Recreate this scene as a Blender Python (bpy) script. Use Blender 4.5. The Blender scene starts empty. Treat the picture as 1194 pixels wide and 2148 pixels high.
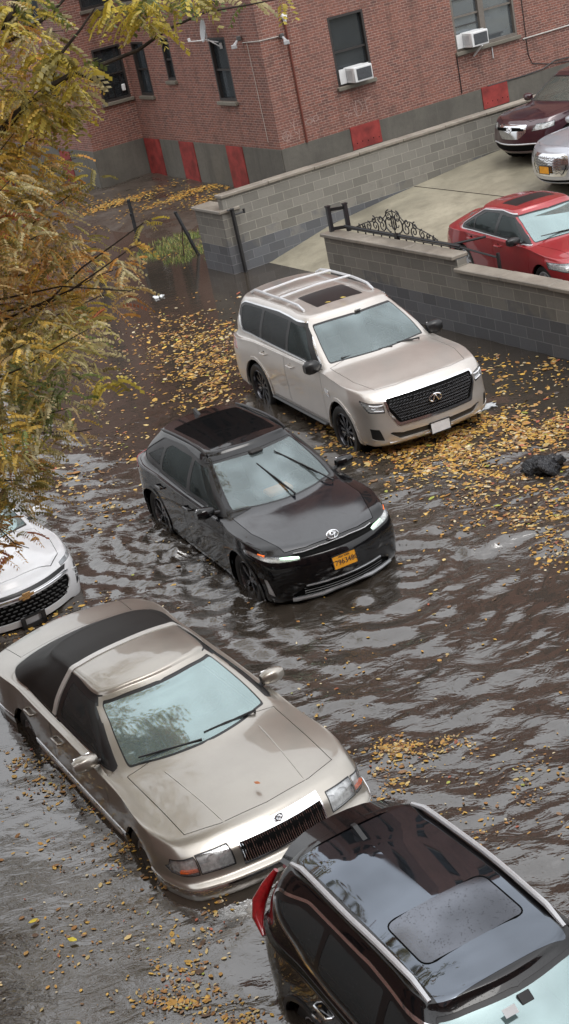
import bpy, math, random
import numpy as np
from mathutils import Vector, Matrix
random.seed(7); rng=np.random.default_rng(11)
SC=bpy.context.scene; COL=SC.collection
R=math.radians
# ------------------------------------------------------------------ camera
F_PX,PITCH,ROLL,CAMH=3054.077,R(23.029),R(-12.189),7.64
_fw=np.array([0,math.cos(PITCH),-math.sin(PITCH)]); _r=np.array([1.,0,0]); _u=np.cross(_r,_fw)
C_R=_r*math.cos(ROLL)+_u*math.sin(ROLL); C_U=-_r*math.sin(ROLL)+_u*math.cos(ROLL); C_F=_fw
def setup_camera():
    cam=bpy.data.cameras.new('camera'); o=bpy.data.objects.new('camera',cam); COL.objects.link(o)
    cam.sensor_fit='HORIZONTAL'; cam.sensor_width=36; cam.lens=F_PX/1194*36; cam.clip_start=.1; cam.clip_end=800
    m=Matrix([[C_R[i],C_U[i],-C_F[i]] for i in range(3)]).to_4x4(); m.translation=(0,0,CAMH)
    o.matrix_world=m; SC.camera=o
def at(px,py,dist):
    d=C_F+C_R*(px-597)/F_PX+C_U*(1074-py)/F_PX; d=d/np.linalg.norm(d)
    return np.array([0,0,CAMH])+d*dist
def onz(px,py,z):
    d=C_F+C_R*(px-597)/F_PX+C_U*(1074-py)/F_PX
    return np.array([0,0,CAMH])+d*(z-CAMH)/d[2]
# lot frame: A runs away from the street along the far block wall, S along the street
AA=R(26); A=np.array([math.cos(AA),math.sin(AA),0]); S=np.array([A[1],-A[0],0]); O=np.array([.12,31.71,0])
def W(a,s,z=0): return O+A*a+S*s+np.array([0,0,z])
C0=np.array([1.93,39.04,0])
# ------------------------------------------------------------------ materials
class NT:
    def __init__(s,name):
        s.m=bpy.data.materials.new(name); s.m.use_nodes=True; s.t=s.m.node_tree; s.n=s.t.nodes; s.l=s.t.links
        s.b=s.n['Principled BSDF']; s.out=s.n['Material Output']
    def add(s,ty,**k):
        n=s.n.new(ty)
        for a,v in k.items():
            if a.startswith('i_'):
                key=a[2:]; key=int(key) if key.isdigit() else key.replace('_',' ')
                s.set(n.inputs[key],v)
            else: setattr(n,a,v)
        return n
    def set(s,inp,v):
        if isinstance(v,bpy.types.NodeSocket): s.l.new(v,inp)
        elif isinstance(v,(tuple,list)) and len(v)==3 and inp.type=='RGBA': inp.default_value=(*v,1)
        else: inp.default_value=v
    def P(s,**k):
        for a,v in k.items(): s.set(s.b.inputs[a.replace('_',' ')],v)
        return s
    def noise(s,scale,detail=4,rough=.55,vec=None,dist=0):
        n=s.add('ShaderNodeTexNoise'); n.inputs['Scale'].default_value=scale; n.inputs['Detail'].default_value=detail; n.inputs['Roughness'].default_value=rough; n.inputs['Distortion'].default_value=dist
        if vec is not None: s.l.new(vec,n.inputs['Vector'])
        return n.outputs['Fac']
    def coord(s,k='Object'): return s.add('ShaderNodeTexCoord').outputs[k]
    def ramp(s,fac,stops):
        n=s.add('ShaderNodeValToRGB'); s.l.new(fac,n.inputs[0]); e=n.color_ramp.elements
        while len(e)<len(stops): e.new(.5)
        for el,(p,c) in zip(e,stops):
            el.position=p; el.color=(*c,1) if len(c)==3 else c
        return n.outputs[0]
    def mix(s,fac,a,b,mode='MIX'):
        n=s.add('ShaderNodeMix',data_type='RGBA',blend_type=mode)
        s.set(n.inputs[0],fac); s.set(n.inputs[6],a); s.set(n.inputs[7],b); return n.outputs[2]
    def math(s,op,a,b=0.,clamp=False):
        n=s.add('ShaderNodeMath',operation=op,use_clamp=clamp); s.set(n.inputs[0],a); s.set(n.inputs[1],b); return n.outputs[0]
    def rng(s,v,a,b,c=0.,d=1.):
        n=s.add('ShaderNodeMapRange'); s.set(n.inputs[0],v)
        for i,q in enumerate((a,b,c,d)): n.inputs[i+1].default_value=q
        return n.outputs[0]
    def bump(s,h,strength=.3,dist=.01,to='Normal'):
        n=s.add('ShaderNodeBump'); n.inputs['Strength'].default_value=strength; n.inputs['Distance'].default_value=dist
        s.l.new(h,n.inputs['Height']); s.l.new(n.outputs[0],s.b.inputs[to]); return n.outputs[0]
_mc={}
def mat(key,fn):
    if key not in _mc: _mc[key]=fn(key)
    return _mc[key]
def simple(name,col,rough=.5,metal=0.,spec=.5,var=.12,vs=9.,**k):
    def f(nm):
        t=NT(nm); n=t.noise(vs,5,vec=t.coord())
        c=t.mix(t.rng(n,.3,.7),tuple(v*(1-var) for v in col),tuple(min(1,v*(1+var)) for v in col))
        t.P(Base_Color=c,Roughness=rough,Metallic=metal,Specular_IOR_Level=spec,**k); return t.m
    return mat(name,f)
def paint(name,col,metal=.5,rough=.35,ior=1.7,drops=.5,cr=.04):
    def f(nm):
        t=NT(nm); co=t.coord()
        fl=t.noise(900,1,vec=co); c=t.mix(t.rng(fl,.35,.65),tuple(v*.93 for v in col),tuple(min(1,v*1.07) for v in col))
        dirt=t.noise(3.5,6,.6,vec=co); c=t.mix(t.rng(dirt,.45,.8,0,.12 if max(col)>.02 else .02),c,(.12,.1,.08))
        t.P(Base_Color=c,Metallic=metal,Roughness=rough,Specular_IOR_Level=.5 if max(col)>.02 else .1,Coat_Weight=1.,Coat_Roughness=cr,Coat_IOR=ior)
        v=t.add('ShaderNodeTexVoronoi'); v.inputs['Scale'].default_value=75; t.l.new(co,v.inputs['Vector'])
        d=t.rng(v.outputs['Distance'],.12,.3,1,0)
        msk=t.rng(t.noise(30,2,vec=co),.5,.62)
        h=t.math('MULTIPLY',d,msk)
        h=t.math('ADD',h,t.math('MULTIPLY',t.noise(5,3,vec=co),.25))
        t.bump(h,drops*.5,.004,'Coat Normal'); return t.m
    return mat(name,f)
def glass(name,film=(.5,.56,.55),fac=.45,tint=(.25,.3,.3),rough=.04,trans=.5,drops=.2):
    def f(nm):
        t=NT(nm); co=t.coord()
        n=t.noise(2.2,4,vec=co)
        t.P(Base_Color=film,Roughness=rough,Specular_IOR_Level=.6,IOR=1.9)
        v=t.add('ShaderNodeTexVoronoi'); v.inputs['Scale'].default_value=60; t.l.new(co,v.inputs['Vector'])
        h=t.math('MULTIPLY',t.rng(v.outputs['Distance'],.1,.3,1,0),t.rng(t.noise(25,2,vec=co),.5,.6))
        bn=t.bump(h,drops,.003)
        gl=t.add('ShaderNodeBsdfGlossy')
        gl.inputs['Roughness'].default_value=rough; t.set(gl.inputs['Color'],film)
        if drops>.3: t.l.new(bn,gl.inputs['Normal'])
        tr=t.add('ShaderNodeBsdfTransparent'); t.set(tr.inputs[0],tint)
        m1=t.add('ShaderNodeMixShader'); m1.inputs[0].default_value=trans; t.l.new(t.b.outputs[0],m1.inputs[1]); t.l.new(tr.outputs[0],m1.inputs[2])
        m2=t.add('ShaderNodeMixShader'); t.set(m2.inputs[0],t.rng(t.noise(1.1,2,vec=co),.42,.58,fac*(.45 if trans>.7 and fac>.2 and fac<.4 else .85),fac*1.15)); t.l.new(m1.outputs[0],m2.inputs[1]); t.l.new(gl.outputs[0],m2.inputs[2])
        t.l.new(m2.outputs[0],t.out.inputs[0]); return t.m
    return mat(name,f)
def emis(name,col,st,rough=.2):
    def f(nm):
        t=NT(nm); t.P(Base_Color=col,Roughness=rough,Emission_Color=(*col,1),Emission_Strength=st); return t.m
    return mat(name,f)
M_BLK=simple('black_plastic',(.012,.012,.013),.35,spec=.6)
M_SEAM=simple('dark_gap',(.004,.004,.004),.8,spec=.1)
M_RUB=simple('rubber',(.015,.015,.015),.55,vs=40)
M_CHR=simple('chrome',(.85,.86,.88),.12,1.,var=.03)
M_SIL=simple('silver_trim',(.66,.67,.69),.3,.3,var=.05)
M_INT=simple('interior_dark',(.03,.028,.027),.7)
M_INTL=simple('interior_beige',(.38,.35,.30),.7)
M_GRY=simple('interior_grey',(.12,.12,.125),.7)
M_LENS=glass('lamp_lens',(.85,.88,.90),.22,(.95,.95,.95),.05,.9)
M_LAMPIN=simple('lamp_reflector',(.72,.73,.72),.3,.35,var=.35,vs=26)
M_AMB=simple('amber_lens',(.7,.12,.02),.15,spec=.8,var=.2,vs=40)
M_RED=simple('red_lens',(.35,.008,.012),.1,spec=.9,var=.3,vs=30,Coat_Weight=1.)
M_IRON=simple('black_iron',(.012,.012,.014),.4,spec=.6,var=.3)
M_WHT=simple('white_plastic',(.75,.76,.76),.45,var=.06)
M_PLATE=simple('plate_orange',(.75,.33,.02),.4,var=.1)
M_PLATEB=simple('plate_white',(.7,.71,.73),.4,var=.1)
M_INK=simple('plate_ink',(.02,.02,.035),.5)
# ------------------------------------------------------------------ mesh helpers
def link(name,verts,faces,m=None,parent=None,smooth=False,uvs=None,vn=None,mats=None,midx=None,loc=None):
    me=bpy.data.meshes.new(name); me.from_pydata([tuple(v) for v in verts],[],[tuple(f) for f in faces])
    for q in (mats or ([m] if m else [])): me.materials.append(q)
    if midx is not None: me.polygons.foreach_set('material_index',midx)
    if smooth: me.polygons.foreach_set('use_smooth',[True]*len(me.polygons))
    if uvs is not None:
        ul=me.uv_layers.new(name='UVMap'); ul.data.foreach_set('uv',[c for f in uvs for p in f for c in p])
    me.update()
    if vn is not None: me.normals_split_custom_set_from_vertices([tuple(v) for v in vn])
    o=bpy.data.objects.new(name,me); COL.objects.link(o)
    if parent: o.parent=parent
    if loc is not None: o.location=loc
    return o
class MB:
    def __init__(s): s.v=[];s.f=[];s.sm=[]
    def add(s,v,f):
        k=len(s.v); s.v+= [tuple(map(float,p)) for p in v]; s.f+=[tuple(i+k for i in q) for q in f]; return s
    def box(s,c,h,ax=None,bev=0):
        c=np.array(c,float); ax=np.eye(3) if ax is None else np.array(ax,float)
        b=min(bev,min(h)*.9)
        if b<=0:
            v=[c+ax[0]*h[0]*i+ax[1]*h[1]*j+ax[2]*h[2]*k for i in(-1,1) for j in(-1,1) for k in(-1,1)]
            return s.add(v,[(0,1,3,2),(4,6,7,5),(0,4,5,1),(2,3,7,6),(0,2,6,4),(1,5,7,3)])
        v=[];idx={}
        for i in(-1,1):
            for j in(-1,1):
                for k in(-1,1):
                    for a in range(3):
                        hh=[h[0]-b,h[1]-b,h[2]-b]; hh[a]=h[a]
                        idx[(i,j,k,a)]=len(v); v.append(c+ax[0]*hh[0]*i+ax[1]*hh[1]*j+ax[2]*hh[2]*k)
        f=[]
        for a in range(3):
            o=[x for x in range(3) if x!=a]
            for sg in(-1,1):
                q=[]
                for (p,r) in((-1,-1),(1,-1),(1,1),(-1,1)):
                    t=[0,0,0];t[a]=sg;t[o[0]]=p;t[o[1]]=r;q.append(idx[(*t,a)])
                f.append(q)
        for a in range(3):
            o=[x for x in range(3) if x!=a]
            for p in(-1,1):
                for r in(-1,1):
                    t=[0,0,0];t[o[0]]=p;t[o[1]]=r;t1=list(t);t1[a]=-1;t2=list(t);t2[a]=1
                    f.append((idx[(*t1,o[0])],idx[(*t2,o[0])],idx[(*t2,o[1])],idx[(*t1,o[1])]))
        for i in(-1,1):
            for j in(-1,1):
                for k in(-1,1): f.append((idx[(i,j,k,0)],idx[(i,j,k,1)],idx[(i,j,k,2)]))
        return s.add(v,f)
    def tube(s,pts,r,n=8,cap=True):
        pts=[np.array(p,float) for p in pts]; rr=r if hasattr(r,'__len__') else [r]*len(pts)
        v=[];f=[];pn=None
        for i,p in enumerate(pts):
            t=pts[min(i+1,len(pts)-1)]-pts[max(i-1,0)]; t/=np.linalg.norm(t)+1e-9
            if pn is None:
                q=np.array([0,0,1.]) if abs(t[2])<.9 else np.array([1.,0,0]); pn=np.cross(t,q)
            pn=pn-t*(pn@t); pn/=np.linalg.norm(pn); b=np.cross(t,pn)
            for k in range(n):
                a=2*math.pi*k/n; v.append(p+(pn*math.cos(a)+b*math.sin(a))*rr[i])
        for i in range(len(pts)-1):
            for k in range(n): f.append((i*n+k,i*n+(k+1)%n,(i+1)*n+(k+1)%n,(i+1)*n+k))
        if cap: f.append(tuple(range(n))[::-1]); f.append(tuple(range((len(pts)-1)*n,len(pts)*n)))
        return s.add(v,f)
    def lathe(s,prof,c,axis,n=32,close=False):
        # prof: list of (radius, along)
        c=np.array(c,float); axis=np.array(axis,float); q=np.array([0,0,1.]) if abs(axis[2])<.9 else np.array([1.,0,0])
        e1=np.cross(axis,q);e1/=np.linalg.norm(e1);e2=np.cross(axis,e1)
        v=[];f=[]
        for r,h in prof:
            for k in range(n):
                a=2*math.pi*k/n; v.append(c+axis*h+(e1*math.cos(a)+e2*math.sin(a))*r)
        m=len(prof)
        for i in range(m-1+(1 if close else 0)):
            j=(i+1)%m
            for k in range(n): f.append((i*n+k,i*n+(k+1)%n,j*n+(k+1)%n,j*n+k))
        return s.add(v,f)
    def prism(s,poly,z0,z1,org=(0,0,0),ax=None):
        ax=np.eye(3) if ax is None else np.array(ax,float); org=np.array(org,float); n=len(poly)
        v=[org+ax[0]*p[0]+ax[1]*p[1]+ax[2]*z0 for p in poly]+[org+ax[0]*p[0]+ax[1]*p[1]+ax[2]*z1 for p in poly]
        return s.add(v,[tuple(range(n))[::-1],tuple(range(n,2*n))]+[(i,(i+1)%n,(i+1)%n+n,i+n) for i in range(n)])
    def build(s,name,m,parent=None,smooth=False,**k):
        o=link(name,s.v,s.f,m,parent,**k)
        if smooth:
            me=o.data; me.polygons.foreach_set('use_smooth',[True]*len(me.polygons)); me.set_sharp_from_angle(angle=R(38))
        return o
def thing(name,label,cat,loc=(0,0,0),rz=0.,group=None,scale=1.):
    o=bpy.data.objects.new(name,None); COL.objects.link(o); o.location=loc; o.rotation_euler=(0,0,rz); o.scale=(scale,)*3
    o.empty_display_size=.3; o['label']=label; o['category']=cat
    if group: o['group']=group
    return o
def tag(o,label=None,cat=None,group=None,kind=None):
    for k,v in (('label',label),('category',cat),('group',group),('kind',kind)):
        if v: o[k]=v
    return o
def text_mesh(name,s,size,org,ex,ey,m,parent,ext=.002,align='CENTER'):
    cu=bpy.data.curves.new(name,'FONT'); cu.body=s; cu.size=size; cu.extrude=ext; cu.align_x=align; cu.align_y='CENTER'
    o=bpy.data.objects.new(name,cu); COL.objects.link(o); bpy.context.view_layer.update()
    me=bpy.data.meshes.new_from_object(o.evaluated_get(bpy.context.evaluated_depsgraph_get()))
    bpy.data.objects.remove(o); me.name=name; me.materials.clear(); me.materials.append(m)
    o=bpy.data.objects.new(name,me); COL.objects.link(o); o.parent=parent
    ex=Vector(ex).normalized(); ey=Vector(ey).normalized(); ez=ex.cross(ey)
    mm=Matrix([[ex[i],ey[i],ez[i]] for i in range(3)]).to_4x4(); mm.translation=Vector(org); o.matrix_local=mm
    return o
# ------------------------------------------------------------------ car bodies
def herm(P,n,ext=None):
    """chord-length hermite through control rows P[i] (k x d arrays); n samples per segment"""
    P=np.asarray(P,float); m=len(P)
    if ext is not None: Q=np.concatenate([P[1:2]*ext,P,P[-2:-1]*ext])   # mirrored ends
    else: Q=np.concatenate([2*P[:1]-P[1:2],P,2*P[-1:]-P[-2:-1]])
    L=np.maximum(np.linalg.norm(Q[1:]-Q[:-1],axis=-1,keepdims=True),1e-4)
    D=(Q[1:]-Q[:-1])/L
    T=(D[:-1]*L[1:]+D[1:]*L[:-1])/(L[:-1]+L[1:])
    out=[]
    for i in range(m-1):
        l=L[i+1]
        for k in range(n):
            t=k/n; out.append((2*t**3-3*t*t+1)*P[i]+(t**3-2*t*t+t)*T[i]*l+(-2*t**3+3*t*t)*P[i+1]+(t**3-t*t)*T[i+1]*l)
    out.append(P[-1]); return np.array(out)
MY=np.array([1.,-1.])
def outline(xf,xr,w,wf=.7,bf=.15,cf=.35,wr=.75,br=.1,cr=.25,tf=.985,tr=.985):
    xa,xb=xf-bf-cf,xr+br+cr
    pts=[(xf,0),(xf-bf*.3,wf*.55),(xf-bf,wf),(xf-bf-cf*.36,w*tf-(w*tf-wf)*.30),(xa,w*tf)]
    for q,k in ((.2,.3),(.4,.08),(.6,.08),(.8,.3)): 
        x=xa+(xb-xa)*q; pts.append((x,w*(1-(1-(tf if q<.5 else tr))*k)))
    pts+=[(xb,w*tr),(xr+br+cr*.36,w*tr-(w*tr-wr)*.30),(xr+br,wr),(xr+br*.3,wr*.55),(xr,0)]
    return np.array(pts)          # 14 control points, U = 0..13
def interp(prof,x):
    xs=[p[0] for p in prof]; return np.interp(x,xs,[p[1] for p in prof])
def sinterp(prof,x):
    return (interp(prof,x-.05)+interp(prof,x+.05)+interp(prof,x-.1)+interp(prof,x+.1)+interp(prof,x)*2)/6
class Body:
    def __init__(s,sp):
        nu=6
        rings=[];V=[]
        def ring(ol,z):
            o=herm(ol,nu,ext=MY); zz=z(o) if callable(z) else np.full(len(o),z)
            rings.append(np.concatenate([o,zz[:,None]],1))
        low=sp['low']          # list of (z,dict)
        b0=low[0]; ring(outline(**{**b0[1],'xf':b0[1]['xf']-.12,'xr':b0[1]['xr']+.12,'w':b0[1]['w']-.1,'wf':b0[1].get('wf',.7)-.06}),b0[0]+.03)
        for z,d in low:
            ring(outline(**d),(lambda o,z=z: sinterp(z,o[:,0])) if isinstance(z,list) else z)
        z4=sp['z4']; zc=sp['zc']
        o4=herm(outline(**sp['o4']),nu,ext=MY)
        wx=o4[:,0][::-1]; wy=np.maximum.accumulate(o4[:,1][::-1]) ; 
        def w4(x): return np.maximum(np.interp(x,wx,o4[:,1][::-1]),.3)
        pw=sp.get('crown',2.6)
        def deck(o):
            t=np.clip(np.abs(o[:,1])/w4(o[:,0]),0,1); a=sinterp(z4,o[:,0]); b=sinterp(zc,o[:,0]); return a+(b-a)*(1-t**pw)
        s.i4=len(rings)
        rings.append(np.concatenate([o4,(sinterp(z4,o4[:,0])-.035)[:,None]],1))
        o7=herm(outline(**sp['o7']),nu,ext=MY)
        for q in (.07,.2,.45,.75):
            o=o4*(1-q)+o7*q; rings.append(np.concatenate([o,deck(o)[:,None]],1))
        s.i7=len(rings)
        r7=np.concatenate([o7,(deck(o7)+.012)[:,None]],1); rings.append(r7)
        o8=herm(outline(**sp['o8']),nu,ext=MY); w8=sp['o8']['w']; zr=sp['zr']; rc=sp.get('rcrown',.07)
        def rz(o): return sinterp(zr,o[:,0])-rc*(np.abs(o[:,1])/w8)**2.6
        r8=np.concatenate([o8,(rz(o8)-.03)[:,None]],1)
        bul=sp.get('bulge',.02)
        for q in (.33,.67):
            m=r7*(1-q)+r8*q; nn=np.stack([(m[:,0]-sp.get('xm',-.6))*.15,m[:,1],0*m[:,0]],1); nn/=np.linalg.norm(nn,axis=1,keepdims=True)+1e-6; rings.append(m+nn*bul)
        s.i8=len(rings)
        rings.append(r8)
        xc=(sp['o8']['xf']+sp['o8']['xr'])/2
        for q in (.06,.2,.5,.8,.995):
            o=o8.copy(); o[:,1]*=(1-q); o[:,0]=xc+(o[:,0]-xc)*(1-q*.45); 
            if q<.1: o[:,0]=xc+(o8[:,0]-xc)*.97
            rings.append(np.concatenate([o,rz(o)[:,None]],1))
        ctrl=np.array(rings); nv=3
        G=herm(ctrl,nv)                       # (rows, cols, 3)
        s.nv=nv; nr,nc=G.shape[:2]; s.G=G
        G[:,0,1]=0; G[:,-1,1]=0; G[-1,:,1]=0
        du=np.gradient(G,axis=1); dv=np.gradient(G,axis=0)
        # symmetric tangents at the centre line
        du[:,0,0]=0;du[:,0,2]=0;du[:,0,1]=1e-3;du[:,-1]=0;du[:,-1,1]=-1e-3
        N=np.cross(dv,du); ln=np.linalg.norm(N,axis=2,keepdims=True); N=N/np.maximum(ln,1e-9)
        N[(ln[...,0]<1e-8)]=(0,0,1)
        if N[G.shape[0]//3,nc//2,1]<0: N=-N
        s.P=[tuple(p) for p in G.reshape(-1,3)]; s.N=[tuple(p) for p in N.reshape(-1,3)]
        uu=np.linspace(0,13,nc); vv=np.arange(nr)/nv
        s.UV=[(uu[j],vv[i]) for i in range(nr) for j in range(nc)]
        s.F=[];s.T=[]
        for i in range(nr-1):
            for j in range(nc-1):
                a=i*nc+j; s.F.append((a,a+nc,a+nc+1,a+1)); s.T.append('body')
    # projections ---------------------------------------------------
    def proj(s,kind):
        if kind=='side': return (lambda i:(s.P[i][0],s.P[i][2])),(lambda i:s.N[i][1]>.35)
        if kind=='front': return (lambda i:(s.P[i][1],s.P[i][2])),(lambda i:s.P[i][0]>s.xmid and s.UV[i][0]<4.3 and s.UV[i][1]<s.i4+.9)
        if kind=='rear': return (lambda i:(s.P[i][1],s.P[i][2])),(lambda i:s.P[i][0]<-s.xmid and s.UV[i][0]>9)
        if kind=='top': return (lambda i:(s.P[i][0],s.P[i][1])),(lambda i:s.N[i][2]>.4)
        if kind=='uz': return (lambda i:(s.UV[i][0],s.P[i][2])),(lambda i:s.UV[i][1]<s.i4+1.2)
        if kind=='uv': return (lambda i:s.UV[i]),(lambda i:True)
    xmid=.8
    def cut(s,kind,poly,tg,only=('body',)):
        pr,cond=s.proj(kind); x0=min(p[0] for p in poly);x1=max(p[0] for p in poly);y0=min(p[1] for p in poly);y1=max(p[1] for p in poly)
        ar=sum(poly[i][0]*poly[(i+1)%len(poly)][1]-poly[(i+1)%len(poly)][0]*poly[i][1] for i in range(len(poly)))
        cand=[]
        for k,(f,t) in enumerate(zip(s.F,s.T)):
            if t not in only or f is None: continue
            if not all(cond(i) for i in f): continue
            q=[pr(i) for i in f]; xs=[a[0] for a in q]; ys=[a[1] for a in q]
            if max(xs)<x0 or min(xs)>x1 or max(ys)<y0 or min(ys)>y1: continue
            cand.append(k)
        c=cand
        for e in range(len(poly)):
            a=poly[e];b=poly[(e+1)%len(poly)]; nx,ny=b[1]-a[1],a[0]-b[0]; l=math.hypot(nx,ny)
            if l<1e-7: continue
            nx/=l;ny/=l; mg=.004
            ex0,ex1=min(a[0],b[0])-mg,max(a[0],b[0])+mg; ey0,ey1=min(a[1],b[1])-mg,max(a[1],b[1])+mg
            cache={};new=[]
            for k in c:
                f=s.F[k]; q=[pr(i) for i in f]
                xs=[t[0] for t in q]; ys=[t[1] for t in q]
                if max(xs)<ex0 or min(xs)>ex1 or max(ys)<ey0 or min(ys)>ey1: new.append(k);continue
                d=[(t[0]-a[0])*nx+(t[1]-a[1])*ny for t in q]; d=[0 if abs(v)<1e-6 else v for v in d]
                if min(d)>=0 or max(d)<=0: new.append(k);continue
                A_=[];B_=[]
                for m in range(len(f)):
                    i,j=f[m],f[(m+1)%len(f)];di,dj=d[m],d[(m+1)%len(f)]
                    if di>=0:A_.append(i)
                    if di<=0:B_.append(i)
                    if di*dj<0:
                        key=(min(i,j),max(i,j))
                        if key not in cache:
                            t=di/(di-dj); L=lambda X:tuple(u+(v-u)*t for u,v in zip(X[i],X[j]))
                            s.P.append(L(s.P));n=L(s.N);ln=math.sqrt(sum(v*v for v in n)) or 1;s.N.append(tuple(v/ln for v in n));s.UV.append(L(s.UV));cache[key]=len(s.P)-1
                        A_.append(cache[key]);B_.append(cache[key])
                s.F[k]=tuple(A_);new.append(k)
                s.F.append(tuple(B_));s.T.append(s.T[k]);new.append(len(s.F)-1)
            c=new
        for k in c:
            q=[pr(i) for i in s.F[k]]; x=sum(t[0] for t in q)/len(q);y=sum(t[1] for t in q)/len(q)
            ins=False;j=len(poly)-1
            for i in range(len(poly)):
                if (poly[i][1]>y)!=(poly[j][1]>y) and x<(poly[j][0]-poly[i][0])*(y-poly[i][1])/(poly[j][1]-poly[i][1])+poly[i][0]: ins=not ins
                j=i
            if ins: s.T[k]=tg
    def panel(s,kind,poly,tg,gap=.006,only=('body',)):
        s.cut(kind,poly,'seam',only); s.cut(kind,inset(poly,gap),tg,('seam',))
    def part(s,tg,name,m,parent,off=0.,skirt=.015,side=0,midx_tag=None):
        """side 0: both halves in one mesh; +1 left only, -1 right only"""
        fs=[(k,f) for k,(f,t) in enumerate(zip(s.F,s.T)) if t==tg or (midx_tag and t==midx_tag)]
        if not fs: return None
        v=[];n=[];fo=[];mi=[]
        ec={}
        if skirt:
            for k,f in fs:
                if midx_tag and s.T[k]==midx_tag: continue
                for a in range(len(f)):
                    e=(f[a],f[(a+1)%len(f)]); ec.setdefault((min(e),max(e)),[]).append(e)
        for sg in ((1,-1) if side==0 else (side,)):
            mp={}
            def g(i,d,sub):
                key=(i,sub)
                if key not in mp:
                    p=s.P[i];q=s.N[i]; mp[key]=len(v); v.append((p[0]+q[0]*d,(p[1]+q[1]*d)*sg,p[2]+q[2]*d)); n.append((q[0],q[1]*sg,q[2]))
                return mp[key]
            for k,f in fs:
                se=midx_tag and s.T[k]==midx_tag
                q=[g(i,off-(.014 if se else 0),1 if se else 0) for i in f]
                if sg<0: pass
                else: q=q[::-1]
                fo.append(q);mi.append(1 if se else 0)
            for e,l in ec.items():
                if len(l)!=1: continue
                i,j=l[0]
                if abs(s.P[i][1])<3e-3 and abs(s.P[j][1])<3e-3: continue
                k0=len(v)
                for a,d in ((i,off),(j,off),(j,off-skirt),(i,off-skirt)):
                    p=s.P[a];q=s.N[a]; v.append((p[0]+q[0]*d,(p[1]+q[1]*d)*sg,p[2]+q[2]*d))
                A_,B_,D_=map(np.array,(v[k0],v[k0+1],v[k0+3])); nn=np.cross(B_-A_,D_-A_)*(1 if sg>0 else -1)
                nn=-nn/(np.linalg.norm(nn)+1e-9)
                n+= [tuple(nn)]*4; fo.append((k0,k0+1,k0+2,k0+3) if sg>0 else (k0+3,k0+2,k0+1,k0)); mi.append(0)
        # orient faces to the normals
        V_=np.array(v)
        fo2=[]
        for q in fo:
            p=V_[list(q)]; c=np.zeros(3)
            for a in range(1,len(q)-1): c+=np.cross(p[a]-p[0],p[a+1]-p[0])
            nn=sum(np.array(n[i]) for i in q)
            fo2.append(tuple(q) if c@nn>=0 else tuple(q)[::-1])
        return link(name,v,fo2,None,parent,smooth=True,vn=n,mats=[m,M_SEAM],midx=mi)
    def surf(s,x,y):
        """top surface point near x,y (left half)"""
        G=s.G[s.i4*s.nv:].reshape(-1,3); d=(G[:,0]-x)**2+(G[:,1]-abs(y))**2; k=np.argsort(d)[:6]; k=k[G[k,2]>G[k,2].max()-.12]; w=1/(d[k]+1e-6)
        return np.array([x,y,(G[k,2]*w).sum()/w.sum()])
def inset(poly,g):
    n=len(poly); ar=sum(poly[i][0]*poly[(i+1)%n][1]-poly[(i+1)%n][0]*poly[i][1] for i in range(n)); sg=1 if ar>0 else -1; out=[]
    for i in range(n):
        p,c,q=poly[i-1],poly[i],poly[(i+1)%n]
        a=np.array([c[0]-p[0],c[1]-p[1]]);b=np.array([q[0]-c[0],q[1]-c[1]]);a/=np.linalg.norm(a)+1e-9;b/=np.linalg.norm(b)+1e-9
        na=np.array([-a[1],a[0]])*sg;nb=np.array([-b[1],b[0]])*sg; m=na+nb; k=g/max(.35,1+na@nb); out.append((c[0]+m[0]*k,c[1]+m[1]*k))
    return out
def rnd(poly,r,n=3):
    """round the corners of a polygon"""
    out=[];N=len(poly)
    for i in range(N):
        p,c,q=map(np.array,(poly[i-1],poly[i],poly[(i+1)%N])); a=p-c;b=q-c;la,lb=np.linalg.norm(a),np.linalg.norm(b); k=min(r,la*.45,lb*.45)
        A_=c+a/la*k;B_=c+b/lb*k
        for j in range(n+1):
            t=j/n; out.append(tuple((1-t)**2*A_+2*t*(1-t)*c+t*t*B_))
    return out
def circ(x,z,r,n=22,a0=0,a1=360): return [(x+r*math.cos(R(a0+(a1-a0)*k/(n if a1-a0>=360 else n-1))),z+r*math.sin(R(a0+(a1-a0)*k/(n if a1-a0>=360 else n-1)))) for k in range(n)]
# ------------------------------------------------------------------ car pieces
def wheel(parent,x,y,r,rr,kind,mrim,sg,tw=.23):
    w=bpy.data.objects.new('wheel',None); COL.objects.link(w)
    w.parent=parent; w.location=(x,y,r)
    ax=(0,sg,0); h=tw/2
    t=MB().lathe([(rr,-h*.9),(rr+.02,-h),(r-.03,-h),(r-.004,-h*.75),(r,-h*.3),(r,h*.3),(r-.004,h*.75),(r-.03,h),(rr+.02,h),(rr,h*.9)],(0,0,0),ax,40,close=True)
    t.build('tyre',M_RUB,w,smooth=True)
    m=MB().lathe([(rr*.99,h*.86),(rr*.95,h*.9),(rr*.92,h*.7),(rr*.9,-h*.8),(0.01,-h*.8)],(0,0,0),ax,40)
    m.lathe([(.0,h*.62),(.045,h*.62),(.06,h*.5),(.06,0)],(0,0,0),ax,20)
    n={'ten':10,'five':5,'seven':7,'mult':9}[kind]
    e=np.array([0,sg,0.])
    for k in range(n):
        for dd in ((-.1,.1) if kind in('ten','five') else (0,)):
            a=2*math.pi*k/n; a2=a+dd*(1 if kind=='five' else .7); wd=.020 if kind in('ten','mult') else .026
            p0=np.array([math.cos(a),0,math.sin(a)])*.05; p1=np.array([math.cos(a2),0,math.sin(a2)])*rr*.95
            d=(p1-p0);L=np.linalg.norm(d);d/=L; sd=np.cross(d,e)
            m.box((p0+p1)/2+e*h*.55,(L/2,wd/2,.014),(d,sd,e))
    m.build('rim',mrim,w,smooth=True)
    return w
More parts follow.
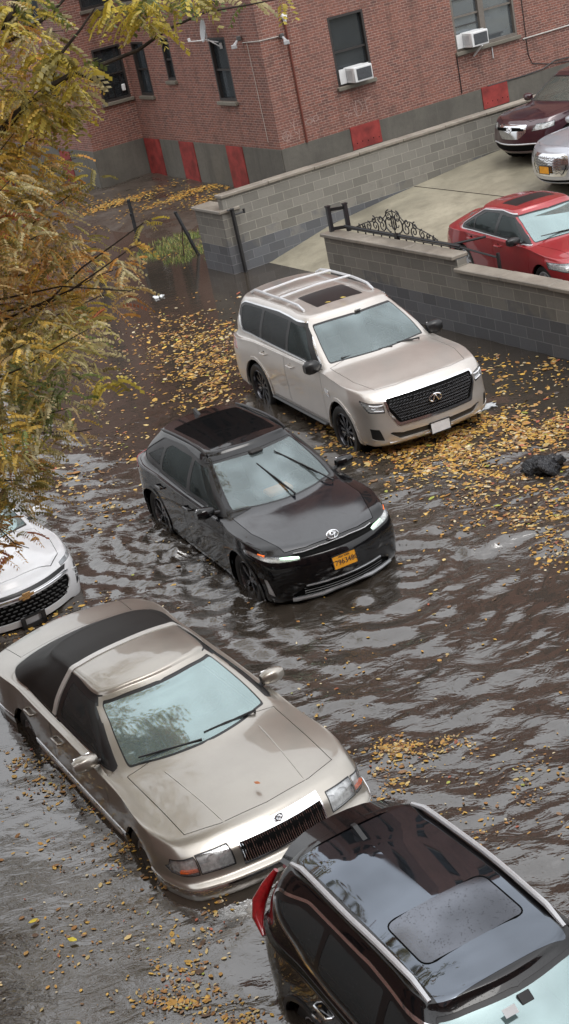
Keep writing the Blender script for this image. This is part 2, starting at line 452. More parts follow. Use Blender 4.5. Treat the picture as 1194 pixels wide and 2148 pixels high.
def mirror_part(parent,sg,p,size,m,mg=M_BLK,sig=None):
    """p = outer centre of housing"""
    a,b,c=size
    prof=[(0,.55),(.18,.85),(.5,1.),(.8,.93),(1,.6)]
    mb=MB(); v=[];n=16
    rows=[]
    for t,k in prof:
        for q in range(n):
            an=2*math.pi*q/n; ce,se=math.cos(an),math.sin(an)
            ce=math.copysign(abs(ce)**.75,ce); se=math.copysign(abs(se)**.75,se)
            y=sg*(p[1]-b+2*b*(t if True else t)); v.append((p[0]+a*k*ce*(1 if ce>0 else .75)-.0, y, p[2]+c*k*se))
    f=[]
    for i in range(len(prof)-1):
        for q in range(n): f.append((i*n+q,i*n+(q+1)%n,(i+1)*n+(q+1)%n,(i+1)*n+q))
    f.append(tuple(range(n)));f.append(tuple(range((len(prof)-1)*n,len(prof)*n)))
    mb.add(v,f); o=mb.build('mirror',m,parent,smooth=True)
    g=MB().box((p[0]-a*.70,sg*p[1],p[2]),(.006,b*.7,c*.65),bev=.004); g.build('mirror_glass',M_CHR,o)
    arm=MB().tube([(p[0]+.02,sg*(p[1]-b-.10),p[2]-c*.8),(p[0],sg*(p[1]-b*.6),p[2]-c*.5)],[.03,.025],8); arm.build('mirror_arm',mg,o,smooth=True)
    return o
def curve_on(body,xs,ys,dz):
    return [np.array([x,y,body.surf(x,y)[2]+dz]) for x,y in zip(xs,ys)]
def interior(parent,sp,wheel_side=1,light=False,orange=False):
    z=sp['belt']; x0=sp['cowl']; x1=sp['back']; w=sp['iw']; g=M_INTL if light else M_GRY
    tub=MB().box(((x0+x1)/2,0,z-.62),((x0-x1)/2,w,.02)).box((x1+.02,0,z-.35),(.02,w,.28)).box((x0+.15,0,z-.35),(.02,w,.3))
    for s in(-1,1): tub.box(((x0+x1)/2,s*(w-.02),z-.36),((x0-x1)/2,.02,.27))
    tub.build('cabin_floor',M_INT,parent)
    MB().box((x0-.05,0,z-.13),(.28,w*.97,.1),bev=.05).build('dashboard',M_INT,parent,smooth=True)
    for s in(-1,1):
        mb=MB().box((x0-1.15,s*.37,z-.42),(.26,.25,.09),bev=.05); th=R(20); ax=((math.cos(th),0,math.sin(th)),(0,1,0),(-math.sin(th),0,math.cos(th)))
        mb.box((x0-1.50,s*.37,z-.13),(.07,.24,.32),ax,bev=.05).box((x0-1.63,s*.37,z+.27),(.04,.12,.09),ax,bev=.03)
        mb.build('front_seat',g,parent,smooth=True)
    MB().box((x0-2.1,0,z-.42),(.25,w*.85,.1),bev=.05).box((x0-2.45,0,z-.1),(.08,w*.85,.3),bev=.05).build('rear_seat',g,parent,smooth=True)
    c=np.array([x0-.55,.37,z-.06]); ax=np.array([-.9,0,.43]); e1=np.array([0,1.,0]); e2=np.cross(ax,e1)
    mb=MB(); mb.tube([c+(e1*math.cos(a)+e2*math.sin(a))*.18 for a in np.linspace(0,2*math.pi,25)],.017,8,cap=False)
    for a in (0,math.pi,math.pi*1.5): mb.tube([c,c+(e1*math.cos(a)+e2*math.sin(a))*.17],.018,6)
    mb.tube([c-ax*.02,c+ax*.02],[.05,.05],12)
    mb.build('steering_wheel',g if light else M_BLK,parent,smooth=True)
def wiper(parent,p0,p1,up,lift=.03,blade_len=.55):
    p0,p1,up=map(lambda q:np.array(q,float),(p0,p1,up)); d=p1-p0; L=np.linalg.norm(d); d/=L
    mb=MB(); a=p0+up*.03; mb.tube([p0,a,p0+d*L*.55+up*lift],[.012,.014,.009],6)
    mb.tube([p1-d*blade_len+up*.012,p1-d*blade_len*.5+up*.02,p1+up*.012],[.008,.012,.008],6)
    mb.build('wiper',M_BLK,parent,smooth=True)
def plate(parent,c,n,up,m,ink,txt,top,w=.305,h=.152):
    n=np.array(n,float);n/=np.linalg.norm(n); up=np.array(up,float); up-=n*(up@n);up/=np.linalg.norm(up); ex=np.cross(up,n); c=np.array(c,float)
    o=MB().box(c,(w/2,h/2,.004),(ex,up,n),bev=.002).build('licence_plate',m,parent)
    fr=MB()
    for s in(-1,1): fr.box(c+ex*s*(w/2+.004),(.006,h/2+.01,.008),(ex,up,n)).box(c+up*s*(h/2+.004),(w/2+.01,.006,.008),(ex,up,n))
    fr.build('plate_frame',M_BLK,o)
    if txt:
        text_mesh('plate_lettering',txt,.085,c+n*.006-up*.01,ex,up,ink,o)
        if top: text_mesh('plate_lettering',top,.028,c+n*.006+up*.052,ex,up,ink,o)
    return o
def ellipse_ring(mb,c,ex,ey,a,b,r,n=24,a0=0,a1=360):
    mb.tube([np.array(c)+np.array(ex)*a*math.cos(R(t))+np.array(ey)*b*math.sin(R(t)) for t in np.linspace(a0,a1,n)],r,6,cap=a1-a0<360)
def car(sp,label,cat,name,loc,rz,group=None,scale=1.):
    root=thing(name,label,cat,loc,rz,group,scale); B=Body(sp); P=sp['paint']; B.xmid=sp.get('xmid',.8)
    i7,i8,i4=B.i7,B.i8,B.i4
    # wheel arches
    for x in sp['axles']:
        B.cut('side',circ(x,sp['wr'],sp['arch'],24),'arch')
        if sp.get('flare'): B.cut('side',circ(x,sp['wr'],sp['arch']+sp['flare'],24),'flare%d'%(x>0))
    for kind,poly,tg in sp.get('cuts',[]):
        if tg in('lamp','corner'):
            cx=sum(p[0] for p in poly)/len(poly);cz=sum(p[1] for p in poly)/len(poly)
            B.cut(kind,[(p[0]+math.copysign(.035,p[0]-cx),p[1]+math.copysign(.009,p[1]-cz)) for p in poly],'gasket',('body','gasket')); B.cut(kind,poly,tg,('gasket','body'))
        elif tg=='sunpanel': B.cut(kind,poly,tg,('glassroof',))
        elif tg=='grille_in': B.cut(kind,poly,tg,('gframe',))
        else: B.cut(kind,poly,tg)
    # glass
    ws=sp.get('ws',(2.35,.28,.35)); B.cut('uv',rnd([(-.1,i7+ws[1]),(ws[0],i7+ws[1]),(ws[0]-.05,i8-ws[2]),(-.1,i8-ws[2])],.25),'wsb')
    B.cut('uv',rnd([(-.2,i7+ws[1]+.1),(ws[0]-.13,i7+ws[1]+.1),(ws[0]-.18,i8-ws[2]-.12),(-.2,i8-ws[2]-.12)],.22),'windshield',('wsb',))
    rw=sp.get('rw',(10.9,.5,.5)); B.cut('uv',rnd([(rw[0],i7+rw[1]),(13.2,i7+rw[1]),(13.2,i8-rw[2]),(rw[0]+.05,i8-rw[2])],.2),'backlight')
    if 'dlo' in sp:
        B.cut('side',inset(rnd(sp['dlo'],.05),-sp.get('dlot',.018)),'dlotrim'); B.cut('side',rnd(sp['dlo'],.05),'dlo',('dlotrim',))
    for k,poly in enumerate(sp['windows']): B.cut('side',rnd(poly,.035),'win%d'%k,('dlo','body'))
    for k,poly in enumerate(sp.get('doors',[])): B.panel('side',poly,'door%d'%k,.007)
    if 'hood' in sp: B.panel('top',sp['hood'],'hood',.007)
    for kind,poly,tg in sp.get('panels',[]): B.panel(kind,poly,tg,.006)
    B.part('body','body',P,root,midx_tag='seam',skirt=.03)
    for sg in(1,-1):
        B.part('gasket','lamp_gasket',M_BLK,root,off=-.002,skirt=.02,side=sg)
        for q in('lamp','corner'): B.part(q,'lamp_bowl',M_LAMPIN,root,off=-.03,skirt=0,side=sg)
    B.part('grille_in','grille',M_SEAM,root,off=-.006,skirt=0)
    for sg in(1,-1):
        for q in(0,1): B.part('flare%d'%q,'arch_trim',sp.get('flare_m',P),root,off=.014,skirt=.03,side=sg)
        B.part('dlotrim','window_trim',sp.get('dlom',M_CHR),root,off=.003,skirt=.015,side=sg); B.part('dlo','window_surround',M_BLK,root,off=-.004,skirt=.015,side=sg)
    B.part('wsb','windshield_surround',M_BLK,root,off=-.004,skirt=.02)
    B.part('windshield','windshield',sp['wsm'],root,off=-.003,skirt=0)
    B.part('backlight','rear_window',sp.get('rwm',sp['glass']),root,off=-.004,skirt=0)
    for k in range(len(sp['windows'])):
        for sg in(1,-1): B.part('win%d'%k,'side_window',sp.get('winm',{}).get(k,sp['glass']),root,off=-.007,skirt=0,side=sg)
    B.part('hood','hood',sp.get('hoodm',P),root,skirt=.02)
    for k in range(len(sp.get('doors',[]))):
        for sg in(1,-1):
            d=B.part('door%d'%k,'door',P,root,side=sg,skirt=.02)
            if 'handles' in sp and d:
                hx,hz=sp['handles'][k]; G=B.G.reshape(-1,3); q=G[np.argmin((G[:,0]-hx)**2+(G[:,2]-hz)**2+(G[:,1]<.5)*9)]; hy=q[1]
                mb=MB().tube([(hx-.11,sg*(hy-.01),hz),(hx-.09,sg*(hy+.035),hz),(hx+.09,sg*(hy+.035),hz+.005),(hx+.11,sg*(hy-.01),hz+.005)],[.012,.016,.016,.012],8)
                mb.build('handle',sp.get('handm',P),d,smooth=True)
                MB().lathe([(.0,.004),(.045,.003),(.05,-.01)],(hx,sg*(hy-.004),hz),(0,sg,0),16).build('handle_recess',M_SEAM,d,smooth=True)
    for tg,nm,m,off,sk,mode in sp.get('parts',[]):
        if mode=='c': B.part(tg,nm,m,root,off=off,skirt=sk)
        else:
            for sg in(1,-1): B.part(tg,nm,m,root,off=off,skirt=sk,side=sg)
    # arch liners, wheels
    for x in sp['axles']:
        for sg in (1,-1):
            w=sp['low'][2][1]['w']; r=sp['arch']+.02
            mb=MB(); n=20; v=[];f=[]
            for k in range(n+1):
                a=2*math.pi*k/n; v+=[(x+r*math.cos(a),sg*(w-.03),sp['wr']+r*math.sin(a)),(x+r*math.cos(a),sg*(w-.42),sp['wr']+r*math.sin(a))]
            for k in range(n): f.append((2*k,2*k+1,2*k+3,2*k+2))
            f.append(tuple(2*k+1 for k in range(n))); mb.add(v,f).build('wheel_housing',M_SEAM,root)
            wheel(root,x,sg*(w-.14+sp.get('wout',0)),sp['wr'],sp['rr'],sp.get('rim','ten'),sp.get('rimm',M_SIL),sg,sp.get('tw',.24))
    interior(root,sp,light=sp.get('ilight',False))
    if 'mirror' in sp:
        for sg in(1,-1): mirror_part(root,sg,sp['mirror'][0],sp['mirror'][1],sp.get('mirrorm',P))
    return root,B
# ------------------------------------------------------------------ the eight cars
G_WS=glass('windshield_mist',(.44,.57,.57),.50,(.5,.55,.55),.05,.5)
G_WS2=glass('windshield_clear',(.50,.60,.61),.34,(.7,.75,.75),.04,.8)
G_SIDE=glass('side_glass_dark',(.35,.38,.39),.06,(.10,.11,.11),.04,.85)
G_SIDEC=glass('side_glass_green',(.3,.36,.36),.08,(.40,.45,.45),.04,.9)
G_ROOF2=glass('roof_glass_dark',(.30,.31,.33),.07,(.01,.01,.01),.05,.97)
G_ROOFD=glass('roof_glass_wet',(.36,.38,.43),.38,(.01,.01,.01),.12,.9,1.)
G_ROOF=glass('roof_glass_black',(.34,.38,.44),.42,(.01,.01,.01),.03,.95)
def base(xf,xr,w,**k): return dict(xf=xf,xr=xr,w=w,**k)
PI=math.pi
def wheels_lamp(root,B,U,z,m,name,parentless=None): pass
def badge_mb(): return MB()
def front_pt(B,y,z):
    G=B.G[:(B.i4+1)*B.nv+1].reshape(-1,3); d=(G[:,1]-abs(y))**2+(G[:,2]-z)**2+(G[:,0]<B.xmid)*9; k=np.argsort(d)[:4]; w=1/(d[k]+1e-6)
    return np.array([(G[k,0]*w).sum()/w.sum(),y,z])
def suv_champagne():
    P=paint('champagne_paint',(.60,.56,.515),.6,.38)
    c=dict(wf=.745,bf=.12,cf=.28,wr=.78,br=.08,cr=.25)
    sp=dict(paint=P,axles=(1.66,-1.415),wr=.40,arch=.475,flare=.05,rr=.285,rim='ten',rimm=simple('dark_alloy',(.10,.10,.11),.25,.8),tw=.27,wout=.02,
      low=[(.30,base(2.56,-2.58,.93,**c)),(.36,base(2.66,-2.66,.985,**c)),(.50,base(2.70,-2.68,1.0,**c)),(.72,base(2.67,-2.66,1.005,**c)),(.95,base(2.64,-2.62,1.01,**c))],
      z4=[(-2.7,1.10),(-1.4,1.17),(1.0,1.19),(1.9,1.14),(2.35,1.09),(2.6,1.04)],zc=[(-2.7,1.15),(1.1,1.27),(1.9,1.22),(2.4,1.14),(2.65,1.08)],
      o4=base(2.57,-2.58,.985,**{**c,'wf':.76}),o7=base(1.36,-2.53,.925,wf=.76,bf=.2,cf=.12,wr=.74,br=.08,cr=.22),
      o8=base(.44,-2.33,.735,wf=.6,bf=.1,cf=.14,wr=.58,br=.08,cr=.14),zr=[(-2.35,1.79),(-1.6,1.86),(-.6,1.885),(.1,1.86),(.5,1.795)],bulge=.03,
      ws=(2.35,.2,.25),wsm=G_WS2,glass=G_SIDE,winm={0:G_SIDEC},
      dlo=[(1.02,1.22),(.38,1.72),(-.6,1.76),(-1.95,1.70),(-2.12,1.62),(-2.12,1.48),(-1.95,1.26)],dlot=.02,
      windows=[[(.86,1.245),(.34,1.68),(-.12,1.70),(-.16,1.245)],[(-.24,1.245),(-.20,1.70),(-1.12,1.70),(-1.18,1.245)],[(-1.27,1.25),(-1.21,1.70),(-1.92,1.66),(-2.05,1.6),(-1.9,1.28)]],
      doors=[[(1.06,1.21),(1.12,.95),(1.10,.42),(-.18,.42),(-.20,1.20)],[(-.22,1.20),(-.20,.42),(-.92,.42),(-.98,.75),(-1.16,.9),(-1.2,1.21)]],handles=[(.02,1.06),(-1.0,1.06)],
      hood=[(1.22,-.05),(2.44,-.05),(2.42,.45),(2.34,.74),(1.9,.84),(1.15,.83)],
      cuts=[('front',rnd([(-.2,.60),(.60,.60),(.70,.82),(.72,1.02),(-.2,1.035)],.04),'gframe'),('front',rnd([(-.2,.645),(.575,.645),(.675,.83),(.69,1.00),(-.2,1.01)],.03),'grille_in'),('uz',rnd([(2.02,.83),(3.1,.86),(3.75,.99),(3.7,1.01),(2.02,.945)],.02),'lamp'),
            ('front',rnd([(-.2,.41),(.60,.41),(.74,.52),(.70,.535),(.56,.50),(-.2,.50)],.02),'intake'),('uz',rnd([(2.35,.42),(3.4,.46),(3.4,.62),(2.6,.6)],.04),'fog'),
            ('top',rnd([(-.62,-.1),(.10,-.1),(.10,.40),(-.62,.40)],.04),'sun'),('uz',rnd([(8.7,.95),(10.9,.93),(10.9,1.1),(8.9,1.12)],.03),'tail'),
            ('side',rnd([(1.36,.86),(1.22,.90),(1.20,.985),(1.32,.965)],.02),'vent')],
      parts=[('gframe','grille_frame',M_CHR,.010,.03,'c'),('lamp','headlight',M_LENS,-.002,.03,'p'),('intake','lower_grille',M_BLK,-.02,.0,'c'),('fog','fog_light',M_BLK,-.01,.01,'p'),
             ('sun','sunroof',M_BLK,-.004,.01,'c'),('tail','tail_light',M_RED,.004,.02,'p'),('vent','fender_vent',M_CHR,.006,.01,'p')],
      belt=1.2,cowl=1.05,back=-2.2,iw=.78,mirror=((.98,1.05,1.27),(.10,.12,.105)),mirrorm=M_BLK)
    # grille inner cut after frame
    root,B=car(sp,'champagne beige large parked SUV with roof rails, standing by the block wall','SUV','parked_suv',(0,0,0),0)
    # mesh insert in the chrome frame
    x=front_pt(B,0,.8)[0]
    gm=MB(); g2=MB()
    def fx(y,z): return front_pt(B,y,z)[0]
    poly=[(-.57,.65),(.57,.65),(.67,.83),(.68,1.0),(-.68,1.0),(-.67,.83)]; bk=root
    def inside(y,z):
        ins=False;j=len(poly)-1
        for i in range(len(poly)):
            if (poly[i][1]>z)!=(poly[j][1]>z) and y<(poly[j][0]-poly[i][0])*(z-poly[i][1])/(poly[j][1]-poly[i][1])+poly[i][0]: ins=not ins
            j=i
        return ins
    for r in range(9):
        for k in range(-14,15):
            y=k*.05+(.025 if r%2 else 0); z=.645+r*.044
            if inside(y,z) and inside(y+.024,z+.01) and inside(y-.024,z): 
                x=fx(y,z)+.004; gm.tube([(x,y-.022,z),(x,y-.012,z+.018),(x,y+.012,z+.018),(x,y+.022,z),(x,y+.012,z-.018),(x,y-.012,z-.018),(x,y-.022,z)],.0045,4,cap=False)
    gm.build('grille_mesh',simple('grille_grey',(.07,.07,.075),.35,.3),root)
    em=MB(); x=fx(0,.86)+.03
    ellipse_ring(em,(x,0,.86),(0,1,0),(0,0,1),.095,.055,.011,30,-60,240); em.tube([(x,-.048,.815),(x,-.012,.885),(x,0,.9)],[.012,.01,.006],6); em.tube([(x,.048,.815),(x,.012,.885),(x,0,.9)],[.012,.01,.006],6)
    em.build('badge',M_CHR,root,smooth=True)
    for sg in(1,-1):
        mb=MB(); pts=[front_pt(B,sg*y,z) for y,z in((.72,.88),(.82,.90),(.88,.93))]
        for p in pts[:2]: mb.lathe([(0,.0),(.035,.005),(.04,-.02)],p-np.array([.05,0,0]),(1,0,0),14)
        mb.tube([p-np.array([.03,0,.03]) for p in pts],.010,6); mb.build('headlight_projector',M_CHR,root,smooth=True)
        MB().tube([front_pt(B,sg*y,z)+np.array([.006,0,0]) for y,z in((.74,.935),(.80,.93),(.86,.935),(.91,.955))],.011,6).tube([front_pt(B,sg*y,z)+np.array([.006,0,0]) for y,z in((.75,.855),(.81,.862),(.87,.875))],.009,6).build('running_light',simple('lamp_white',(.85,.87,.9),.25,spec=.8,var=.02),root,smooth=True)
        # roof rail
        xs=np.linspace(-2.0,.05,12); ys=[.60+.03*math.sin(k/11*PI)-.0 for k in range(12)]
        pts=[B.surf(x,y) for x,y in zip(xs,ys)]; 
        rail=[np.array([p[0],sg*yy,p[2]+.075*min(1,4*math.sin(PI*(.02+.96*k/11)))]) for k,(p,yy) in enumerate(zip(pts,ys))]
        mb=MB().tube(rail,.022,8)
        mb.build('roof_rail',M_SIL,root,smooth=True)
    for x in (-1.45,-.75):
        z=B.surf(x,.0)[2]; ze=B.surf(x,.6)[2]+.085; mb=MB().tube([(x,-.62,ze),(x,-.5,max(ze,z+.05)),(x,0,z+.07),(x,.5,max(ze,z+.05)),(x,.62,ze)],.018,8); mb.build('roof_crossbar',M_SIL,root,smooth=True)
    for sg in(1,-1): MB().box((.12,sg*.96,.38),(.98,.09,.02),bev=.015).build('side_step',M_BLK,root)
    f=front_pt(B,0,.42); plate(root,(f[0]+.03,.0,.43),(1,0,.05),(0,0,1),M_PLATEB,M_INK,None,None)
    mb=MB(); mb.tube([front_pt(B,y,.375)+np.array([.012,0,0]) for y in np.linspace(-.75,.75,15)],.012,6); mb.build('bumper_trim',M_SIL,root,smooth=True)
    up=np.array([.5,0,.86])
    wiper(root,(1.29,.15,1.265),(1.12,-.62,1.30),up); wiper(root,(1.27,.62,1.25),(1.20,-.02,1.30),up)
    s=MB().box((.52,.06,1.745),(.004,.05,.035),((.55,0,-.83),(0,1,0),(.83,0,.55)));s.build('windshield_sticker',M_WHT,root)
    return root
def suv_black():
    P=paint('black_metallic_paint',(.003,.003,.004),.0,.25,1.5,.3,.04)
    c=dict(wf=.65,bf=.16,cf=.33,wr=.62,br=.12,cr=.32)
    sp=dict(paint=P,hoodm=paint('black_wet_hood_sheen',(.005,.006,.010),.0,.25,1.85,.8,.12),axles=(1.425,-1.425),wr=.36,arch=.41,flare=.045,flare_m=P,rr=.25,rim='five',rimm=simple('grey_alloy',(.22,.22,.23),.25,.8),  # wet hood gets a bluer, glossier copy of the black to brighten its sky reflection
      low=[(.20,base(2.18,-2.2,.84,**c)),(.25,base(2.29,-2.28,.90,**c)),(.42,base(2.335,-2.34,.915,**c)),(.60,base(2.33,-2.33,.93,**c)),(.78,base(2.27,-2.30,.93,**c))],
      z4=[(-2.4,1.04),(-1.5,1.02),(-.5,.985),(.9,.96),(1.5,.93),(2.0,.86),(2.3,.80)],zc=[(-2.4,1.12),(0,1.0),(.9,1.06),(1.5,.995),(1.95,.89),(2.25,.80)],
      o4=base(2.20,-2.32,.905,**{**c,'wf':.63}),o7=base(1.18,-2.12,.83,wf=.66,bf=.24,cf=.12,wr=.62,br=.08,cr=.3),
      o8=base(.20,-1.72,.60,wf=.5,bf=.1,cf=.14,wr=.48,br=.06,cr=.16),zr=[(-1.8,1.49),(-1.2,1.56),(-.4,1.595),(0,1.58),(.25,1.525)],bulge=.03,rcrown=.06,
      ws=(2.35,.12,.2),wsm=G_WS2,glass=G_SIDE,
      dlo=[(1.05,1.0),(.86,1.08),(.22,1.43),(-.6,1.49),(-1.3,1.44),(-1.85,1.16),(-1.7,1.10),(-1.2,1.06),(0,1.02)],dlom=M_BLK,dlot=.012,
      windows=[[(.72,1.045),(.18,1.40),(-.18,1.435),(-.2,1.045)],[(-.3,1.045),(-.27,1.44),(-.95,1.43),(-1.12,1.36),(-1.15,1.08)],[(-1.22,1.12),(-1.2,1.36),(-1.65,1.18)]],winm={0:G_SIDEC,1:G_SIDEC},
      doors=[[(.98,.99),(1.0,.8),(.92,.32),(-.22,.32),(-.26,1.0)],[(-.28,1.0),(-.24,.32),(-.92,.32),(-1.02,.62),(-1.2,.8),(-1.22,1.05)]],handles=[(-.10,.87),(-1.05,.9)],
      hood=[(1.05,-.05),(2.14,-.05),(2.11,.35),(2.04,.60),(1.5,.75),(.98,.75)],
      cuts=[('front',rnd([(-.2,.27),(.58,.27),(.66,.33),(.50,.42),(-.2,.43)],.02),'intake'),('uz',rnd([(1.45,.752),(2.3,.758),(4.2,.825),(4.2,.858),(2.3,.805),(1.42,.785)],.02),'lamp'),
            ('front',[(-.2,.765),(.55,.765),(.62,.80),(-.2,.80)],'brow'),('uz',rnd([(3.0,.33),(3.5,.36),(3.6,.56),(3.3,.56)],.04),'fog'),
            ('top',rnd([(-1.28,-.1),(-.02,-.1),(-.02,.46),(-1.28,.47)],.04),'sun'),('uz',rnd([(9.0,.95),(12.9,.97),(12.9,1.03),(9.0,1.05)],.02),'tail'),
            ('uv',[(4.3,.6),(9,.6),(9,1.4),(4.3,1.4)],'sill')],
      parts=[('intake','lower_grille',M_SEAM,-.02,.02,'c'),('lamp','headlight',M_LENS,-.002,.03,'p'),('brow','front_trim',M_SEAM,-.004,.01,'c'),('fog','fog_light',M_SIL,-.01,.01,'p'),
             ('sun','panoramic_roof',G_ROOF2,.002,.01,'c'),('tail','tail_light',M_RED,.008,.02,'p'),('sill','sill_trim',M_BLK,.003,.01,'p')],
      belt=.98,cowl=.95,back=-1.7,iw=.68,mirror=((.70,.985,1.075),(.09,.115,.075)))
    root,B=car(sp,'black SUV driving through the flood water with headlights lit and an orange plate','SUV','moving_suv',(0,0,0),0)
    for sg in(1,-1):
        mb=MB(); pts=[front_pt(B,sg*y,z)-np.array([.02,0,0]) for y,z in((.47,.765),(.56,.775),(.68,.79))]
        mb.tube(pts,[.012,.020,.008],8); mb.build('headlight_bulb',emis('lit_lamp',(.62,1.,.68),1.6),root,smooth=True)
        MB().tube([front_pt(B,sg*.81,.825)-np.array([.01,0,0]),front_pt(B,sg*.85,.84)-np.array([.02,0,0])],.012,6).build('turn_signal',emis('turn_lamp',(1.,.18,.03),.6),root,smooth=True)
        xs=np.linspace(-1.5,.05,9); MB().tube([np.array([x,sg*.565,B.surf(x,.565)[2]+.03]) for x in xs],[.012]+[.02]*7+[.012],8).build('roof_rail',M_SIL if 0 else M_BLK,root,smooth=True)
        MB().tube([front_pt(B,sg*y,z)+np.array([.004,0,0]) for y,z in((.60,.24),(.74,.245),(.83,.27))],.012,6).build('bumper_trim',M_SIL,root,smooth=True)
    MB().tube([front_pt(B,y,.43)+np.array([.01,0,0]) for y in np.linspace(-.5,.5,9)],.012,6).tube([front_pt(B,y,.275)+np.array([.012,0,0]) for y in np.linspace(-.66,.66,9)],.027,6).build('bumper_trim',simple('dull_silver',(.3,.31,.32),.35,.7),root,smooth=True)
    mb=MB()
    for k in range(4): mb.tube([front_pt(B,y,.295+.032*k)+np.array([-.01,0,0]) for y in np.linspace(-.52,.52,9)],.005,4)
    mb.build('grille_bars',M_BLK,root)
    MB().tube([front_pt(B,y,.81)+np.array([.006,0,0]) for y in np.linspace(-.52,.52,11)],.006,6).build('hood_edge_trim',M_SIL,root,smooth=True)
    p=front_pt(B,0,.66); f=p; nrm=(1,0,.25); plate(root,(p[0]+.02,0,.61),nrm,(0,0,1),M_PLATE,M_INK,'T796348C','NEW YORK')
    c=front_pt(B,0,.86)+np.array([.0,0,.012]); ex=(0,1,0); ey=np.array([-.6,0,.8])
    mb=MB(); ellipse_ring(mb,c,ex,ey,.075,.05,.008); ellipse_ring(mb,c+ey*.015,ex,ey,.042,.02,.006); ellipse_ring(mb,c,ex,ey,.022,.045,.006); mb.build('badge',M_CHR,root,smooth=True)
    z=B.surf(-1.5,0)[2]; MB().prism([(-1.62,z-.03),(-1.42,z-.01),(-1.60,z+.06),(-1.64,z+.055)],-.02,.02,ax=((1,0,0),(0,0,1),(0,-1,0))).build('antenna_fin',M_BLK,root)
    up=np.array([.48,0,.87])
    wiper(root,(1.06,.62,1.02),(.40,.20,1.40),up,blade_len=.65); wiper(root,(1.14,.05,1.07),(.50,-.10,1.36),up,blade_len=.6)
    MB().box((.72,.02,1.03),(.10,.17,.035),bev=.02).build('dashboard_box',simple('orange_card',(.62,.26,.06),.6),root)
    MB().box((.30,0,1.455),(.05,.09,.02),bev=.015).build('rear_view_camera',M_INT,root)
    return root
def sedan_beige():
    P=paint('beige_gold_paint',(.43,.40,.35),.8,.36,1.7,.4)
    c=dict(wf=.71,bf=.10,cf=.25,wr=.66,br=.10,cr=.30)
    M_VIN=simple('vinyl_roof',(.016,.0145,.013),.5,spec=.3,var=.2,vs=60)
    sp=dict(paint=P,axles=(1.60,-1.31),wr=.33,arch=.36,rr=.21,rim='mult',crown=2.2,
      low=[(.22,base(2.48,-2.5,.88,**c)),(.28,base(2.60,-2.62,.955,**c)),(.38,base(2.68,-2.68,.985,**c)),(.50,base(2.695,-2.695,.995,**c)),(.545,base(2.62,-2.66,.99,**c)),(.70,base(2.57,-2.62,.985,**c))],
      z4=[(-2.7,.86),(-1.6,.92),(0,.925),(1.0,.90),(1.8,.85),(2.3,.805),(2.55,.785)],zc=[(-2.7,.90),(-2.3,.965),(-1.7,1.0),(1.1,.985),(1.5,.965),(2.0,.915),(2.4,.835),(2.55,.80)],
      o4=base(2.50,-2.58,.965,**{**c,'wf':.72}),o7=base(1.32,-1.92,.87,wf=.70,bf=.22,cf=.12,wr=.66,br=.1,cr=.18),
      o8=base(.36,-1.22,.62,wf=.545,bf=.1,cf=.12,wr=.52,br=.08,cr=.14),zr=[(-1.3,1.33),(-.7,1.405),(-.1,1.42),(.2,1.405),(.4,1.355)],bulge=.025,rcrown=.06,
      ws=(2.3,.12,.15),rw=(11.,.3,.3),wsm=G_WS,glass=G_SIDE,
      dlo=[(.98,.95),(.30,1.31),(-.2,1.345),(-.8,1.32),(-1.30,1.02),(-1.28,.965),(-.5,.96)],dlom=M_BLK,dlot=.012,
      windows=[[(.80,.98),(.28,1.28),(-.30,1.30),(-.34,.98)],[(-.43,.985),(-.40,1.305),(-.72,1.28),(-1.10,1.05),(-1.12,.985)]],
      doors=[[(.95,.945),(1.0,.80),(.98,.27),(-.38,.27),(-.40,.945)],[(-.42,.945),(-.40,.27),(-.90,.27),(-1.0,.5),(-1.18,.72),(-1.22,.95)]],handles=[(-.22,.80),(-1.0,.80)],
      hood=[(1.16,-.05),(2.34,-.05),(2.30,.45),(2.20,.76),(1.12,.79)],
      panels=[('top',[(-2.5,-.05),(-2.0,-.05),(-1.94,.68),(-2.46,.72)],'trunk')],
      cuts=[('uv',[(-.2,5.1),(1.10,5.1),(1.10,7.5),(-.2,7.5)],'gframe'),('uv',[(-.2,5.22),(1.06,5.22),(1.06,6.55),(-.2,6.55)],'grille_in'),('uz',rnd([(1.34,.595),(2.36,.595),(2.36,.74),(1.34,.75)],.02),'lamp'),('uz',rnd([(2.46,.595),(3.95,.60),(4.05,.65),(3.8,.71),(2.46,.735)],.03),'corner'),
            ('uz',[(-.1,.455),(14,.455),(14,.50),(-.1,.50)],'strip'),('uz',rnd([(9.8,.62),(12.5,.62),(12.5,.78),(9.9,.80)],.02),'tail'),
            ('uv',[(4.,8.9),(9,8.9),(9,9.02),(4.,9.02)],'x0')],
      parts=[('gframe','grille_frame',M_CHR,.008,.03,'c'),('lamp','headlight',M_LENS,0.,.03,'p'),('corner','corner_lamp',M_LENS,0.,.03,'p'),('strip','bumper_strip',M_CHR,.006,.01,'c'),('tail','tail_light',M_RED,.006,.02,'p'),('trunk','trunk_lid',P,0.,.02,'c')],
      belt=.93,cowl=1.0,back=-1.35,iw=.72,mirror=((.70,1.02,1.0),(.085,.12,.075)))
    sp['cuts'].pop()
    # vinyl half roof: everything of the greenhouse behind the roof band
    sp['cuts']+= [('top',[(-.50,-.1),(-.50,1.2),(-1.80,1.2),(-1.80,-.1)],'vin0')]
    class _B(Body): pass
    old=Body.cut
